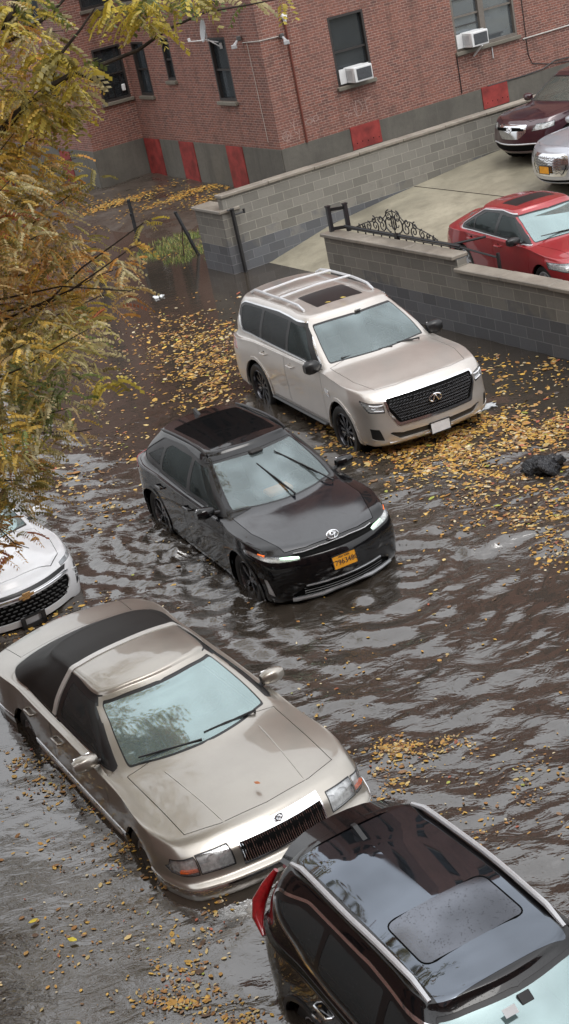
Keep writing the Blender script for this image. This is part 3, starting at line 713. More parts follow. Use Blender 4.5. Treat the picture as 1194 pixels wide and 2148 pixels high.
    def cut(s,kind,poly,tg,only=('body',)):
        if tg=='vin0':
            # whole greenhouse behind x=-.5 in side view, above the belt
            pr,cond=s.proj('side'); s7=s.i7
            sv=s.proj
            s.proj=lambda k:((lambda i:(s.P[i][0],s.P[i][2])),(lambda i:s.UV[i][1]>=s7-.01))
            old(s,'side',[(-.52,.95),(-.44,1.6),(-1.9,1.6),(-1.9,.95)],'vinyl',('body',)); s.proj=sv
            s.proj=lambda k:((lambda i:(s.P[i][0],s.P[i][2])),(lambda i:s.UV[i][1]>=s7-.01))
            old(s,'side',[(-.44,.95),(-.36,1.6),(-.44,1.6),(-.52,.95)],'band',('body',)); s.proj=sv
        else: old(s,kind,poly,tg,only)
    Body.cut=cut
    root,B=car(sp,'beige gold sedan with a dark vinyl half roof, parked in front of the white car','sedan','parked_sedan',(0,0,0),0)
    Body.cut=old
    B.part('vinyl','vinyl_roof',M_VIN,root,off=.004,skirt=.02); B.part('band','roof_band',simple('bright_band',(.72,.71,.68),.3,.25,var=.04),root,off=.009,skirt=.02)
    fx=lambda y,z:front_pt(B,y,z)[0]
    mb=MB()
    for k in range(-19,20):
        y=k*.0212; p0=front_pt(B,y,.578)+np.array([.008,0,0]); p1=front_pt(B,y,.735)+np.array([.008,0,0]); mb.tube([p0,(p0+p1)/2+np.array([.002,0,0]),p1],.0050,4)
    mb.build('grille_bars',M_CHR,root)
    mb=MB(); cc=np.array([fx(0,.75)+.012,0,.79]); ellipse_ring(mb,cc,(0,1,0),(0,0,1),.034,.034,.007); 
    for s_ in(-1,0,1): ellipse_ring(mb,cc+np.array([0,s_*.012,0]),(0,1,0),(0,0,1),.008,.028,.003)
    mb.tube([cc-np.array([.0,0,.03]),cc-np.array([0,0,.07])],.012,8); mb.build('hood_ornament',M_CHR,root,smooth=True)
    for sg in(1,-1):
        mb=MB(); 
        for y in (.52,.66): p=front_pt(B,sg*y,.665); mb.lathe([(0,-.05),(.045,-.03),(.058,.0)],p-np.array([.045,0,0]),(1,0,0),16)
        mb.build('headlight_reflector',M_LAMPIN,root,smooth=True)
        MB().tube([front_pt(B,sg*y,.62)-np.array([.02,0,0]) for y in (.78,.84,.88,.92)],.020,6).build('turn_signal',M_AMB,root,smooth=True)
        # hood creases: slim raised lines running to the grille corners
        MB().tube([np.array([x,sg*y,B.surf(x,y)[2]-.004]) for x,y in zip(np.linspace(1.35,2.46,12),np.linspace(.50,.40,12))],.009,6).build('hood_crease',P,root,smooth=True)
        MB().tube([(x,sg*(.995),.44) for x in np.linspace(1.2,-.9,6)],.014,6).build('side_moulding',simple('side_strip',(.32,.28,.24),.3,.4),root,smooth=True)
    up=np.array([.5,0,.86])
    wiper(root,(1.22,-.04,.99),(1.06,-.62,1.02),up,.015,.48); wiper(root,(1.14,.58,.975),(1.17,.02,1.03),up,.015,.48)
    MB().box((1.06,.50,.985),(.035,.045,.002),((.85,0,-.5),(0,1,0),(.5,0,.85))).build('windshield_sticker',simple('pale_sticker',(.45,.6,.55),.4),root)

    return root
def suv_black_near():
    P=paint('black_paint',(.003,.003,.004),.0,.25,1.5,.25)
    c=dict(wf=.6,bf=.14,cf=.36,wr=.66,br=.10,cr=.28)
    sp=dict(paint=P,axles=(1.40,-1.26),wr=.35,arch=.40,flare=.04,flare_m=M_BLK,rr=.24,rim='five',
      low=[(.22,base(2.2,-2.1,.85,**c)),(.28,base(2.28,-2.22,.90,**c)),(.45,base(2.33,-2.27,.92,**c)),(.65,base(2.32,-2.28,.928,**c)),(.85,base(2.28,-2.26,.925,**c))],
      z4=[(-2.4,1.06),(-1.5,1.05),(0,1.02),(1.0,1.0),(1.9,.93),(2.3,.86)],zc=[(-2.4,1.15),(0,1.1),(1.0,1.1),(1.9,1.02),(2.3,.9)],
      o4=base(2.2,-2.24,.905,**c),o7=base(1.18,-2.19,.85,wf=.7,bf=.2,cf=.12,wr=.62,br=.07,cr=.24),
      o8=base(.28,-2.02,.625,wf=.545,bf=.1,cf=.12,wr=.50,br=.07,cr=.14),zr=[(-2.05,1.56),(-1.5,1.625),(-.6,1.66),(0,1.645),(.32,1.585)],bulge=.03,rcrown=.05,
      ws=(2.35,.12,.12),wsm=G_WS,glass=G_SIDE,rwm=G_SIDE,
      dlo=[(.95,1.07),(.3,1.47),(-.5,1.53),(-1.4,1.50),(-1.85,1.38),(-1.93,1.31),(-1.3,1.12),(-.9,1.09)],dlom=M_CHR,dlot=.02,
      windows=[[(.72,1.11),(.26,1.43),(-.2,1.47),(-.22,1.11)],[(-.3,1.11),(-.28,1.48),(-1.05,1.475),(-1.12,1.14)],[(-1.17,1.15),(-1.12,1.47),(-1.5,1.44),(-1.84,1.33)]],
      doors=[[(1.0,1.05),(1.0,.8),(.95,.33),(-.22,.33),(-.24,1.07)],[(-.26,1.07),(-.24,.33),(-.78,.33),(-.86,.6),(-1.08,.82),(-1.14,1.09)]],handles=[(-.08,.93),(-.92,.96)],handm=M_CHR,
      cuts=[('top',rnd([(-1.86,-.1),(.20,-.1),(.20,.52),(-1.86,.50)],.05),'glassroof'),('top',rnd([(-.66,-.5),(-.12,-.5),(-.12,.42),(-.66,.42)],.09),'sunpanel'),
            ],
      parts=[('glassroof','glass_roof',G_ROOF,.002,.01,'c'),('sunpanel','sunroof_panel',G_ROOFD,.002,.0,'c')],
      belt=1.05,cowl=.95,back=-1.9,iw=.70,mirror=((.72,1.0,1.12),(.09,.12,.08)))
    root,B=car(sp,'black SUV with silver roof rails and glass roof, nearest car, before the beige sedan','SUV','parked_suv',(0,0,0),0)
    for sg in(1,-1):
        xs=np.linspace(-1.85,.12,11); MB().tube([np.array([x,sg*(.575-.02*abs(x+.9)),B.surf(x,.575)[2]+.045*min(1,5*math.sin(PI*(.02+.96*k/10)))]) for k,x in enumerate(xs)],[.018]+[.024]*9+[.018],8).build('roof_rail',M_SIL,root,smooth=True)
    pts=rnd([(-.12,-.42),(-.12,.42),(-.66,.42),(-.66,-.42)],.09,5); pts.append(pts[0])
    MB().tube([np.array([x,y,B.surf(x,y)[2]+.003]) for x,y in pts],.006,5,cap=False).build('sunroof_seam',M_SEAM,root)
    z=B.surf(-1.72,0)[2]; MB().prism([(-1.80,z-.02),(-1.58,z-.01),(-1.78,z+.065),(-1.82,z+.06)],-.02,.02,ax=((1,0,0),(0,0,1),(0,-1,0))).build('antenna_fin',M_BLK,root)
    for sg in(1,-1): MB().tube([(-2.11,sg*.60,1.36),(-2.15,sg*.69,1.24),(-2.165,sg*.78,1.12),(-2.10,sg*.845,1.03),(-1.95,sg*.885,.965)],[.022,.045,.062,.05,.015],12).build('tail_light',M_RED,root,smooth=True)
    # spoiler
    v=[];ys=np.linspace(-.56,.56,9)
    for y in ys: z=B.surf(-1.95,y)[2]; v+=[(-1.88,y,z+.015),(-2.20+.10*(y/.56)**2,y,z-.045),(-2.16+.10*(y/.56)**2,y,z-.085),(-1.95,y,z-.05)]
    f=[]
    for k in range(8):
        for j in range(4): f.append((4*k+j,4*k+(j+1)%4,4*k+4+(j+1)%4,4*k+4+j))
    f+=[(0,1,2,3),(35,34,33,32)]; MB().add(v,f).build('spoiler',P,root,smooth=True)
    MB().tube([(-1.10,-.925,.83),(-1.05,-.955,.86),(-.9,-.955,.90)],.012,6).build('door_chrome',M_CHR,root,smooth=True)
    MB().box((.40,.0,1.49),(.04,.05,.012),((.8,0,-.6),(0,1,0),(.6,0,.8)),bev=.006).build('windshield_sensor',M_BLK,root)
    MB().box((.46,-.16,1.515),(.03,.05,.002),((.8,0,-.6),(0,1,0),(.6,0,.8))).build('windshield_sticker',M_WHT,root)
    return root
def suv_white():
    P=paint('white_paint',(.74,.75,.77),.0,.35,1.5,.4)
    c=dict(wf=.6,bf=.18,cf=.36,wr=.66,br=.10,cr=.28)
    sp=dict(paint=P,axles=(1.36,-1.34),wr=.34,arch=.39,flare=.04,flare_m=M_BLK,rr=.24,rim='five',
      low=[(.22,base(2.12,-2.1,.83,**c)),(.27,base(2.22,-2.22,.88,**c)),(.40,base(2.27,-2.27,.905,**c)),(.62,base(2.27,-2.27,.912,**c)),(.80,base(2.20,-2.24,.91,**c))],
      z4=[(-2.4,1.0),(0,.99),(1.0,.97),(1.6,.93),(2.1,.86)],zc=[(-2.4,1.05),(1.0,1.07),(1.5,1.03),(1.9,.96),(2.15,.88)],
      o4=base(2.14,-2.24,.89,**c),o7=base(1.14,-2.15,.83,wf=.7,bf=.2,cf=.12,wr=.62,br=.07,cr=.24),
      o8=base(.22,-1.95,.62,wf=.54,bf=.1,cf=.12,wr=.5,br=.07,cr=.14),zr=[(-2,1.44),(-1.2,1.52),(-.4,1.55),(.25,1.49)],bulge=.03,
      ws=(2.35,.12,.2),wsm=G_WS,glass=G_SIDE,
      windows=[[(.72,1.03),(.24,1.36),(-.2,1.38),(-.22,1.03)],[(-.3,1.03),(-.28,1.39),(-1.1,1.37),(-1.15,1.05)]],
      doors=[[(.98,.99),(1.0,.8),(.92,.32),(-.22,.32),(-.26,1.0)],[(-.28,1.0),(-.24,.32),(-.85,.32),(-.95,.6),(-1.12,.8),(-1.16,1.0)]],
      hood=[(1.05,-.05),(2.05,-.05),(2.0,.5),(1.86,.68),(1.5,.76),(1.0,.76)],
      cuts=[('front',rnd([(-.2,.46),(.55,.46),(.68,.60),(.66,.70),(-.2,.70)],.04),'grille'),('front',[(-.2,.755),(.66,.755),(.70,.80),(-.2,.80)],'upper'),
            ('uz',rnd([(2.1,.80),(4.1,.85),(4.1,.885),(3.0,.87),(2.1,.84)],.02),'drl'),('uz',rnd([(2.75,.50),(3.5,.54),(3.6,.74),(3.05,.74)],.05),'lamp'),
            ('front',rnd([(-.2,.22),(.55,.22),(.72,.34),(.62,.38),(-.2,.37)],.03),'intake')],
      parts=[('grille','grille',M_SEAM,-.02,.02,'c'),('upper','upper_grille',M_BLK,-.01,.01,'c'),('drl','running_light',M_LENS,.002,.02,'p'),('lamp','headlight',M_BLK,-.01,.02,'p'),('intake','lower_grille',M_SEAM,-.02,.02,'c')],
      belt=1.0,cowl=.92,back=-1.9,iw=.7,mirror=((.7,.98,1.08),(.09,.12,.08)))
    root,B=car(sp,'white parked car behind the beige sedan, half hidden by the yellow tree','SUV','parked_suv',(0,0,0),0)
    MB().tube([front_pt(B,y,.735)+np.array([.012,0,0]) for y in np.linspace(-.68,.68,13)],.014,6).build('grille_chrome_bar',M_CHR,root,smooth=True)
    x=front_pt(B,0,.735)[0]; GOLD=simple('gold_emblem',(.75,.48,.22),.25,.8,var=.05)
    bt=[(-.10,-.014),(-.052,-.014),(-.060,-.042),(.042,-.042),(.052,-.014),(.10,-.014),(.10+.01,.016),(.055,.016),(.064,.042),(-.04,.042),(-.05,.016),(-.09,.016)]
    MB().prism(bt,0,.018,(x+.016,0,.735),((0,1,0),(0,0,1),(1,0,0))).build('badge',GOLD,root)
    mb=MB()
    for z in (.50,.545,.59,.635,.68):
        for k in range(-6,7): y=k*.09+(.045 if round(z*1000)%2 else 0); p=front_pt(B,y,z); mb.box(p+np.array([-.008,0,0]),(.006,.03,.009),bev=.003)
    mb.build('grille_pattern',M_BLK,root)
    p=front_pt(B,0,.42); mb=MB()
    for s in(-1,1): mb.box(p+np.array([.03,s*.135,0]),(.012,.03,.085),bev=.006)
    mb.box(p+np.array([.03,0,-.06]),(.012,.16,.025)); mb.box(p+np.array([.03,0,.065]),(.012,.12,.014)); mb.build('plate_bracket',M_BLK,root)
    for sg in(1,-1):
        mb=MB()
        for z in(.60,.68): pp=front_pt(B,sg*.79,z); mb.box(pp+np.array([.0,0,0]),(.02,.035,.028),bev=.01)
        mb.build('headlight_projector',M_LENS,root)
    wiper(root,(1.08,-.1,1.08),(.92,-.66,1.12),(.5,0,.86))
    return root
def sedan_red():
    P=paint('red_paint',(.36,.012,.018),.25,.35,1.6)
    c=dict(wf=.58,bf=.18,cf=.38,wr=.6,br=.14,cr=.36)
    sp=dict(paint=P,axles=(1.40,-1.38),wr=.33,arch=.37,rr=.225,rim='seven',crown=2.2,
      low=[(.2,base(2.3,-2.25,.83,**c)),(.26,base(2.38,-2.33,.88,**c)),(.42,base(2.42,-2.38,.90,**c)),(.58,base(2.41,-2.38,.91,**c)),(.74,base(2.32,-2.34,.905,**c))],
      z4=[(-2.4,.90),(-1.5,.93),(0,.92),(.9,.90),(1.6,.84),(2.3,.70)],zc=[(-2.4,1.0),(-1.9,1.04),(0,1.0),(1.0,1.01),(1.6,.94),(2.3,.74)],
      o4=base(2.26,-2.28,.885,**c),o7=base(1.22,-1.82,.82,wf=.68,bf=.2,cf=.12,wr=.64,br=.1,cr=.22),
      o8=base(.30,-1.12,.60,wf=.52,bf=.1,cf=.12,wr=.5,br=.08,cr=.14),zr=[(-1.2,1.37),(-.6,1.44),(-.1,1.455),(.2,1.44),(.35,1.395)],bulge=.03,rcrown=.06,
      ws=(2.35,.12,.2),rw=(11.,.3,.3),wsm=G_WS,glass=G_SIDEC,
      dlo=[(.98,.945),(.28,1.33),(-.2,1.37),(-.85,1.32),(-1.42,1.03),(-1.42,.97),(-.5,.96)],dlom=M_SIL,dlot=.014,
      windows=[[(.75,.99),(.24,1.29),(-.15,1.32),(-.18,.99)],[(-.26,.99),(-.24,1.325),(-.72,1.30),(-.98,1.18),(-.98,.995)],[(-1.02,.995),(-1.02,1.17),(-1.32,1.03)]],
      doors=[[(.95,.935),(1.0,.78),(.96,.27),(-.2,.27),(-.22,.945)],[(-.24,.945),(-.22,.27),(-.92,.27),(-1.02,.5),(-1.2,.7),(-1.22,.95)]],handles=[(-.02,.82),(-.98,.84)],
      hood=[(1.1,-.05),(2.1,-.05),(2.0,.55),(1.05,.72)],
      cuts=[('top',rnd([(-.52,-.1),(.0,-.1),(.0,.42),(-.52,.42)],.04),'sun'),('uz',rnd([(2.2,.60),(4.2,.66),(4.2,.76),(2.6,.74)],.03),'lamp'),('uz',rnd([(8.9,.72),(11.,.68),(11.,.86),(9.2,.87)],.03),'tail'),
            ('front',rnd([(-.2,.5),(.42,.5),(.5,.62),(-.2,.62)],.03),'grille')],
      parts=[('sun','sunroof',M_BLK,-.003,.01,'c'),('lamp','headlight',M_LENS,.0,.02,'p'),('tail','tail_light',M_RED,.004,.02,'p'),('grille','grille',M_SEAM,-.01,.01,'c')],
      belt=.95,cowl=.95,back=-1.5,iw=.68,mirror=((.68,.98,1.02),(.09,.12,.08)),mirrorm=M_BLK)
    root,B=car(sp,'red sedan with a dark sunroof parked behind the near block wall','sedan','parked_sedan',(0,0,0),0)
    for sg in(1,-1): MB().box(front_pt(B,sg*.72,.68)-np.array([.06,0,0]),(.02,.12,.03),bev=.01).build('turn_signal',M_LAMPIN,root)
    for sg in(1,-1):
        for x0,x1,z0,z1 in ((.62,-.15,1.10,1.345),(-.26,-.95,1.345,1.22)):
            pass
    wiper(root,(1.12,.1,1.02),(1.0,-.6,1.05),(.5,0,.86))
    return root
def suv_maroon():
    P=paint('maroon_paint',(.045,.006,.014),.3,.35,1.8)
    c=dict(wf=.62,bf=.18,cf=.34,wr=.7,br=.1,cr=.28)
    sp=dict(paint=P,axles=(1.44,-1.31),wr=.37,arch=.42,rr=.25,rim='five',
      low=[(.25,base(2.3,-2.25,.88,**c)),(.32,base(2.38,-2.36,.95,**c)),(.5,base(2.43,-2.43,.985,**c)),(.66,base(2.41,-2.43,.99,**c)),(.88,base(2.34,-2.4,.98,**c))],
      z4=[(-2.4,1.12),(0,1.08),(1.0,1.06),(1.7,1.02),(2.3,.94)],zc=[(-2.4,1.2),(1.0,1.16),(1.7,1.11),(2.3,.98)],
      o4=base(2.3,-2.38,.95,**c),o7=base(1.22,-2.32,.88,wf=.74,bf=.2,cf=.12,wr=.7,br=.07,cr=.24),
      o8=base(.38,-2.1,.68,wf=.58,bf=.1,cf=.12,wr=.55,br=.07,cr=.14),zr=[(-2.1,1.62),(-1.2,1.71),(-.2,1.73),(.4,1.66)],bulge=.03,
      ws=(2.35,.12,.2),wsm=glass('windshield_pale',(.5,.52,.46),.22,(.8,.82,.78),.04,.8),glass=G_SIDE,ilight=True,
      windows=[[(.75,1.13),(.36,1.52),(-.15,1.55),(-.18,1.13)],[(-.28,1.13),(-.26,1.56),(-1.1,1.54),(-1.15,1.15)]],
      doors=[[(1.0,1.07),(1.05,.9),(.98,.36),(-.2,.36),(-.24,1.08)],[(-.26,1.08),(-.22,.36),(-.85,.36),(-.95,.7),(-1.12,.85),(-1.16,1.09)]],
      hood=[(1.1,-.05),(2.2,-.05),(2.15,.5),(2.0,.72),(1.05,.8)],
      cuts=[('front',rnd([(-.2,.60),(.28,.60),(.46,.74),(.46,.90),(-.2,.92)],.03),'grille'),('uz',rnd([(1.85,.76),(3.9,.82),(3.9,.92),(2.2,.90)],.03),'lamp'),('front',rnd([(-.2,.32),(.72,.32),(.72,.46),(-.2,.46)],.03),'intake')],
      parts=[('grille','grille',M_CHR,.006,.02,'c'),('lamp','headlight',M_LENS,.0,.02,'p'),('intake','lower_grille',M_SEAM,-.01,.01,'c')],
      belt=1.08,cowl=.98,back=-2.0,iw=.74,mirror=((.8,1.06,1.18),(.09,.12,.09)))
    root,B=car(sp,'dark maroon SUV with a chrome grille parked beside the long block wall','SUV','parked_suv',(0,0,0),0)
    fx=lambda y,z:front_pt(B,y,z)[0]
    for sg in(1,-1):
        MB().prism([(sg*.09,.78),(sg*.40,.80),(sg*.40,.865),(sg*.09,.865)][::sg],0,.01,(fx(0,.8)-.0,0,0),((0,1,0),(0,0,1),(1,0,0))).build('grille_slot',M_SEAM,root)
        MB().tube([front_pt(B,sg*y,.855)-np.array([.05,0,0]) for y in(.56,.74)],.035,8).build('headlight_reflector',M_LAMPIN,root,smooth=True)
    x=fx(0,.8)+.03; mb=MB(); ellipse_ring(mb,(x,0,.80),(0,1,0),(0,0,1),.06,.065,.010); mb.tube([(x,-.03,.75),(x,0,.85),(x,.03,.75)],.009,6); mb.build('badge',M_CHR,root,smooth=True)
    MB().tube([front_pt(B,y,.49)+np.array([.01,0,0]) for y in np.linspace(-.75,.75,9)],.014,6).build('bumper_trim',M_SIL,root,smooth=True)
    return root
def suv_silver():
    P=paint('silver_paint',(.50,.52,.57),.5,.35,1.6)
    c=dict(wf=.6,bf=.18,cf=.36,wr=.66,br=.1,cr=.28)
    sp=dict(paint=P,axles=(1.42,-1.40),wr=.36,arch=.41,rr=.25,rim='five',
      low=[(.2,base(2.24,-2.2,.86,**c)),(.27,base(2.32,-2.3,.92,**c)),(.45,base(2.35,-2.34,.94,**c)),(.62,base(2.35,-2.34,.945,**c)),(.82,base(2.27,-2.3,.94,**c))],
      z4=[(-2.4,1.05),(0,1.02),(1.0,1.0),(1.6,.96),(2.2,.88)],zc=[(-2.4,1.12),(1.0,1.09),(1.6,1.04),(2.25,.91)],
      o4=base(2.22,-2.3,.92,**c),o7=base(1.2,-2.22,.85,wf=.7,bf=.2,cf=.12,wr=.66,br=.07,cr=.24),
      o8=base(.3,-1.98,.64,wf=.55,bf=.1,cf=.12,wr=.5,br=.07,cr=.14),zr=[(-2.0,1.55),(-1.0,1.64),(-.2,1.655),(.3,1.59)],bulge=.03,
      ws=(2.35,.12,.2),wsm=G_WS,glass=G_SIDE,
      windows=[[(.72,1.07),(.28,1.45),(-.15,1.48),(-.18,1.07)],[(-.28,1.07),(-.26,1.49),(-1.1,1.46),(-1.15,1.09)]],
      doors=[[(1.0,1.01),(1.05,.85),(.98,.34),(-.2,.34),(-.24,1.02)],[(-.26,1.02),(-.22,.34),(-.85,.34),(-.95,.65),(-1.12,.8),(-1.16,1.03)]],
      hood=[(1.1,-.05),(2.12,-.05),(2.05,.5),(1.9,.7),(1.05,.76)],
      cuts=[('front',rnd([(-.2,.38),(.46,.38),(.56,.56),(.52,.78),(.44,.82),(-.2,.82)],.04),'gframe'),('uz',rnd([(2.15,.68),(3.9,.76),(3.9,.86),(2.3,.82)],.03),'lamp'),('front',rnd([(-.2,.24),(.7,.24),(.66,.30),(-.2,.30)],.03),'intake'),
            ('uz',rnd([(2.5,.42),(3.3,.42),(3.3,.56),(2.9,.58)],.04),'fog')],
      parts=[('gframe','grille_frame',M_CHR,.008,.03,'c'),('lamp','headlight',M_LENS,.0,.02,'p'),('intake','lower_grille',M_SEAM,-.01,.01,'c'),('fog','fog_light',M_SEAM,-.01,.01,'p')],
      belt=1.02,cowl=.95,back=-1.9,iw=.72,mirror=((.76,1.02,1.12),(.09,.12,.08)))
    root,B=car(sp,'silver SUV with a black honeycomb grille and orange plate beside the maroon one','SUV','parked_suv',(0,0,0),0)
    poly=rnd([(-.42,.41),(.42,.41),(.52,.57),(.48,.755),(.41,.79),(-.41,.79),(-.48,.755),(-.52,.57)],.03); n=len(poly)
    v=[tuple(front_pt(B,p[0],p[1])+np.array([.014,0,0])) for p in poly]+[tuple(front_pt(B,0,.6)+np.array([.016,0,0]))]
    g=MB().add(v,[(i,(i+1)%n,n) for i in range(n)]).build('grille',M_SEAM,root); mb=MB()
    for z in (.45,.50,.55,.60,.65,.70,.75):
        mb.tube([front_pt(B,y,z+(.014 if k%2 else -.014))+np.array([.022,0,0]) for k,y in enumerate(np.linspace(-.40,.40,15))],.005,4)
    mb.build('grille_mesh',simple('grille_dark',(.05,.05,.055),.35),g)
    mb=MB(); 
    for k in range(4): ellipse_ring(mb,front_pt(B,-.09+.06*k,.745)+np.array([.045,0,0]),(0,1,0),(0,0,1),.04,.04,.007)
    mb.build('badge',M_CHR,root,smooth=True)
    p=front_pt(B,0,.5); plate(root,(p[0]+.04,0,.52),(1,0,.05),(0,0,1),M_PLATE,M_INK,None,None)
    for sg in(1,-1): MB().tube([front_pt(B,sg*y,.79)-np.array([.05,0,0]) for y in(.62,.8)],.03,8).build('headlight_reflector',M_LAMPIN,root,smooth=True)
    return root
def place(root,x,y,z,rz,s=1.,g=None):
    if g: root['group']=g
    root.location=(x,y,z); root.rotation_euler=(0,0,rz); root.scale=(s,)*3
def build_cars():
    place(suv_champagne(),1.484,21.746,-.16,-1.221,g='cars standing in the flooded street')
    place(suv_black(),-.305,17.452,-.21,-1.189,g='cars standing in the flooded street')
    place(sedan_beige(),-1.689,12.768,-.38,-1.123,g='cars standing in the flooded street')
    place(suv_black_near(),.69,7.53,-.46,-1.17,.965,g='cars standing in the flooded street')
    place(suv_white(),-4.394,18.173,-.344,-1.064,g='cars standing in the flooded street')
    place(sedan_red(),5.45,25.1,.36,-1.25,.97,g='cars parked on the driveway')
    place(suv_maroon(),8.8,34.0,.80,-2.658,.98,g='cars parked on the driveway')
    place(suv_silver(),8.844,30.622,.735,-2.711,g='cars parked on the driveway')
# ------------------------------------------------------------------ masonry
def m_brick(nm):
    t=NT(nm); uv=t.coord('UV'); b=t.add('ShaderNodeTexBrick'); t.l.new(uv,b.inputs['Vector'])
    for k,v in (('Scale',1.),('Mortar Size',.009),('Mortar Smooth',.3),('Bias',-.15),('Brick Width',.212),('Row Height',.0677)): b.inputs[k].default_value=v
    t.set(b.inputs['Color1'],(.275,.100,.070)); t.set(b.inputs['Color2'],(.12,.055,.048)); t.set(b.inputs['Mortar'],(.44,.31,.255))
    n=t.noise(.7,6,.6,vec=uv); n2=t.noise(14,4,.6,vec=uv); n3=t.noise(2.3,5,.6,vec=uv)
    c=t.mix(t.rng(n,.35,.7,0,.45),b.outputs['Color'],(.27,.125,.095)); c=t.mix(t.rng(n2,.45,.75,0,.6),c,(.08,.045,.04)); c=t.mix(t.rng(n3,.56,.72,0,.5),c,(.10,.07,.06))
    mp=t.add('ShaderNodeMapping'); mp.inputs['Scale'].default_value=(2.6,.32,1.); t.l.new(uv,mp.inputs[0]); st=t.noise(1.,5,.65,vec=mp.outputs[0])
    c=t.mix(t.rng(st,.52,.72,0,.55),c,(.085,.05,.04)); c=t.mix(t.rng(st,.25,.4,.3,0),c,(.40,.27,.22))
    t.P(Base_Color=c,Roughness=t.rng(n3,.3,.7,.55,.85))
    h=t.math('ADD',t.math('SUBTRACT',1.,b.outputs['Fac']),t.math('MULTIPLY',n2,.5)); t.bump(h,.8,.012); return t.m
def m_block(nm,beige=(.225,.215,.19),grey=(.125,.13,.14),off=0.):
    t=NT(nm); uv=t.coord('UV'); b=t.add('ShaderNodeTexBrick'); t.l.new(uv,b.inputs['Vector'])
    for k,v in (('Scale',1.),('Mortar Size',.007),('Mortar Smooth',.2),('Bias',0.),('Brick Width',.406),('Row Height',.203)): b.inputs[k].default_value=v
    t.set(b.inputs['Color1'],(.8,.8,.8)); t.set(b.inputs['Color2'],(1.15,1.15,1.15)); t.set(b.inputs['Mortar'],(1.7,1.7,1.65))
    sx=t.add('ShaderNodeSeparateXYZ'); t.l.new(uv,sx.inputs[0])
    n=t.noise(1.1,5,.6,vec=uv); n2=t.noise(28,5,.7,vec=uv)
    # damp lower courses: follows whole courses
    row=t.math('FLOOR',t.math('DIVIDE',sx.outputs['Y'],.203)); row=t.math('MULTIPLY',row,.203)
    row=t.math('ADD',row,t.math('MULTIPLY',t.math('SUBTRACT',n,.5),.9))
    c=t.mix(t.rng(row,.50+off,.62+off),grey,beige); c=t.mix(1.,c,b.outputs['Color'],'MULTIPLY')
    c=t.mix(t.rng(n2,.3,.7,0,.4),c,t.mix(1.,c,(.65,.65,.65),'MULTIPLY'))
    st=t.noise(3,5,.7,vec=uv); c=t.mix(t.rng(st,.55,.75,0,.45),c,(.11,.10,.085))
    t.P(Base_Color=c,Roughness=.8); h=t.math('ADD',t.math('MULTIPLY',t.math('SUBTRACT',1.,b.outputs['Fac']),1.2),t.math('MULTIPLY',n2,.35)); t.bump(h,.6,.012); return t.m
def m_conc(nm,col=(.3,.28,.24),rough=.6,joint=None,wet=.5,sc=1.):
    t=NT(nm); co=t.coord('Object'); n=t.noise(.6*sc,6,.65,vec=co); n2=t.noise(9*sc,6,.7,vec=co); n3=t.noise(60*sc,3,vec=co)
    c=t.mix(t.rng(n,.35,.68),tuple(v*.62 for v in col),tuple(v*1.15 for v in col)); c=t.mix(t.rng(n2,.45,.75,0,.5),c,tuple(v*.55 for v in col)); c=t.mix(t.rng(n3,.4,.7,0,.25),c,tuple(v*1.4 for v in col))
    mp=t.add('ShaderNodeMapping'); mp.inputs['Scale'].default_value=(2.2,2.2,.25); t.l.new(co,mp.inputs[0]); st=t.noise(1.,5,.65,vec=mp.outputs[0]); c=t.mix(t.rng(st,.5,.7,0,.5),c,tuple(v*.45 for v in col)); c=t.mix(t.rng(st,.28,.42,.35,0),c,tuple(v*1.35 for v in col))
    t.P(Base_Color=c,Roughness=t.rng(n,.4,.65,rough*wet,rough),Specular_IOR_Level=.6); t.bump(t.math('ADD',n2,t.math('MULTIPLY',n3,.4)),.35,.008); return t.m
def wall_mesh(org,ax,L,z0,z1,holes,u0=0.):
    """rect wall in plane org + ax*u, with rectangular holes [(ua,ub,za,zb)]; returns verts, faces, uvs"""
    us=sorted({0,L,*[h[0] for h in holes],*[h[1] for h in holes]}); zs=sorted({z0,z1,*[h[2] for h in holes],*[h[3] for h in holes]})
    v=[];f=[];uv=[]
    for i in range(len(us)-1):
        for j in range(len(zs)-1):
            um,zm=(us[i]+us[i+1])/2,(zs[j]+zs[j+1])/2
            if any(h[0]<um<h[1] and h[2]<zm<h[3] for h in holes): continue
            k=len(v)
            for u,z in ((us[i],zs[j]),(us[i+1],zs[j]),(us[i+1],zs[j+1]),(us[i],zs[j+1])): v.append(org+ax*u+np.array([0,0,z]))
            f.append((k,k+1,k+2,k+3)); uv.append([(us[i]+u0,zs[j]),(us[i+1]+u0,zs[j]),(us[i+1]+u0,zs[j+1]),(us[i]+u0,zs[j+1])])
    return v,f,uv
def block_solid(name,m,parent,org,ex,ey,lx,ly,z0,z1,top=True):
    """masonry solid with metric uvs: ex,ey horizontal unit vectors"""
    v=[];f=[];uv=[]
    c=[org,org+ex*lx,org+ex*lx+ey*ly,org+ey*ly]; l=[lx,ly,lx,ly]; acc=0
    for i in range(4):
        a,b=c[i],c[(i+1)%4]; k=len(v); v+=[a+[0,0,z0],b+[0,0,z0],b+[0,0,z1],a+[0,0,z1]]; f.append((k,k+1,k+2,k+3)); uv.append([(acc,z0),(acc+l[i],z0),(acc+l[i],z1),(acc,z1)]); acc+=l[i]
    k=len(v); v+=[p+np.array([0,0,z1]) for p in c]; f.append((k,k+1,k+2,k+3)); uv.append([(0,0),(lx,0),(lx,ly),(0,ly)])
    return link(name,v,f,m,parent,uvs=uv)
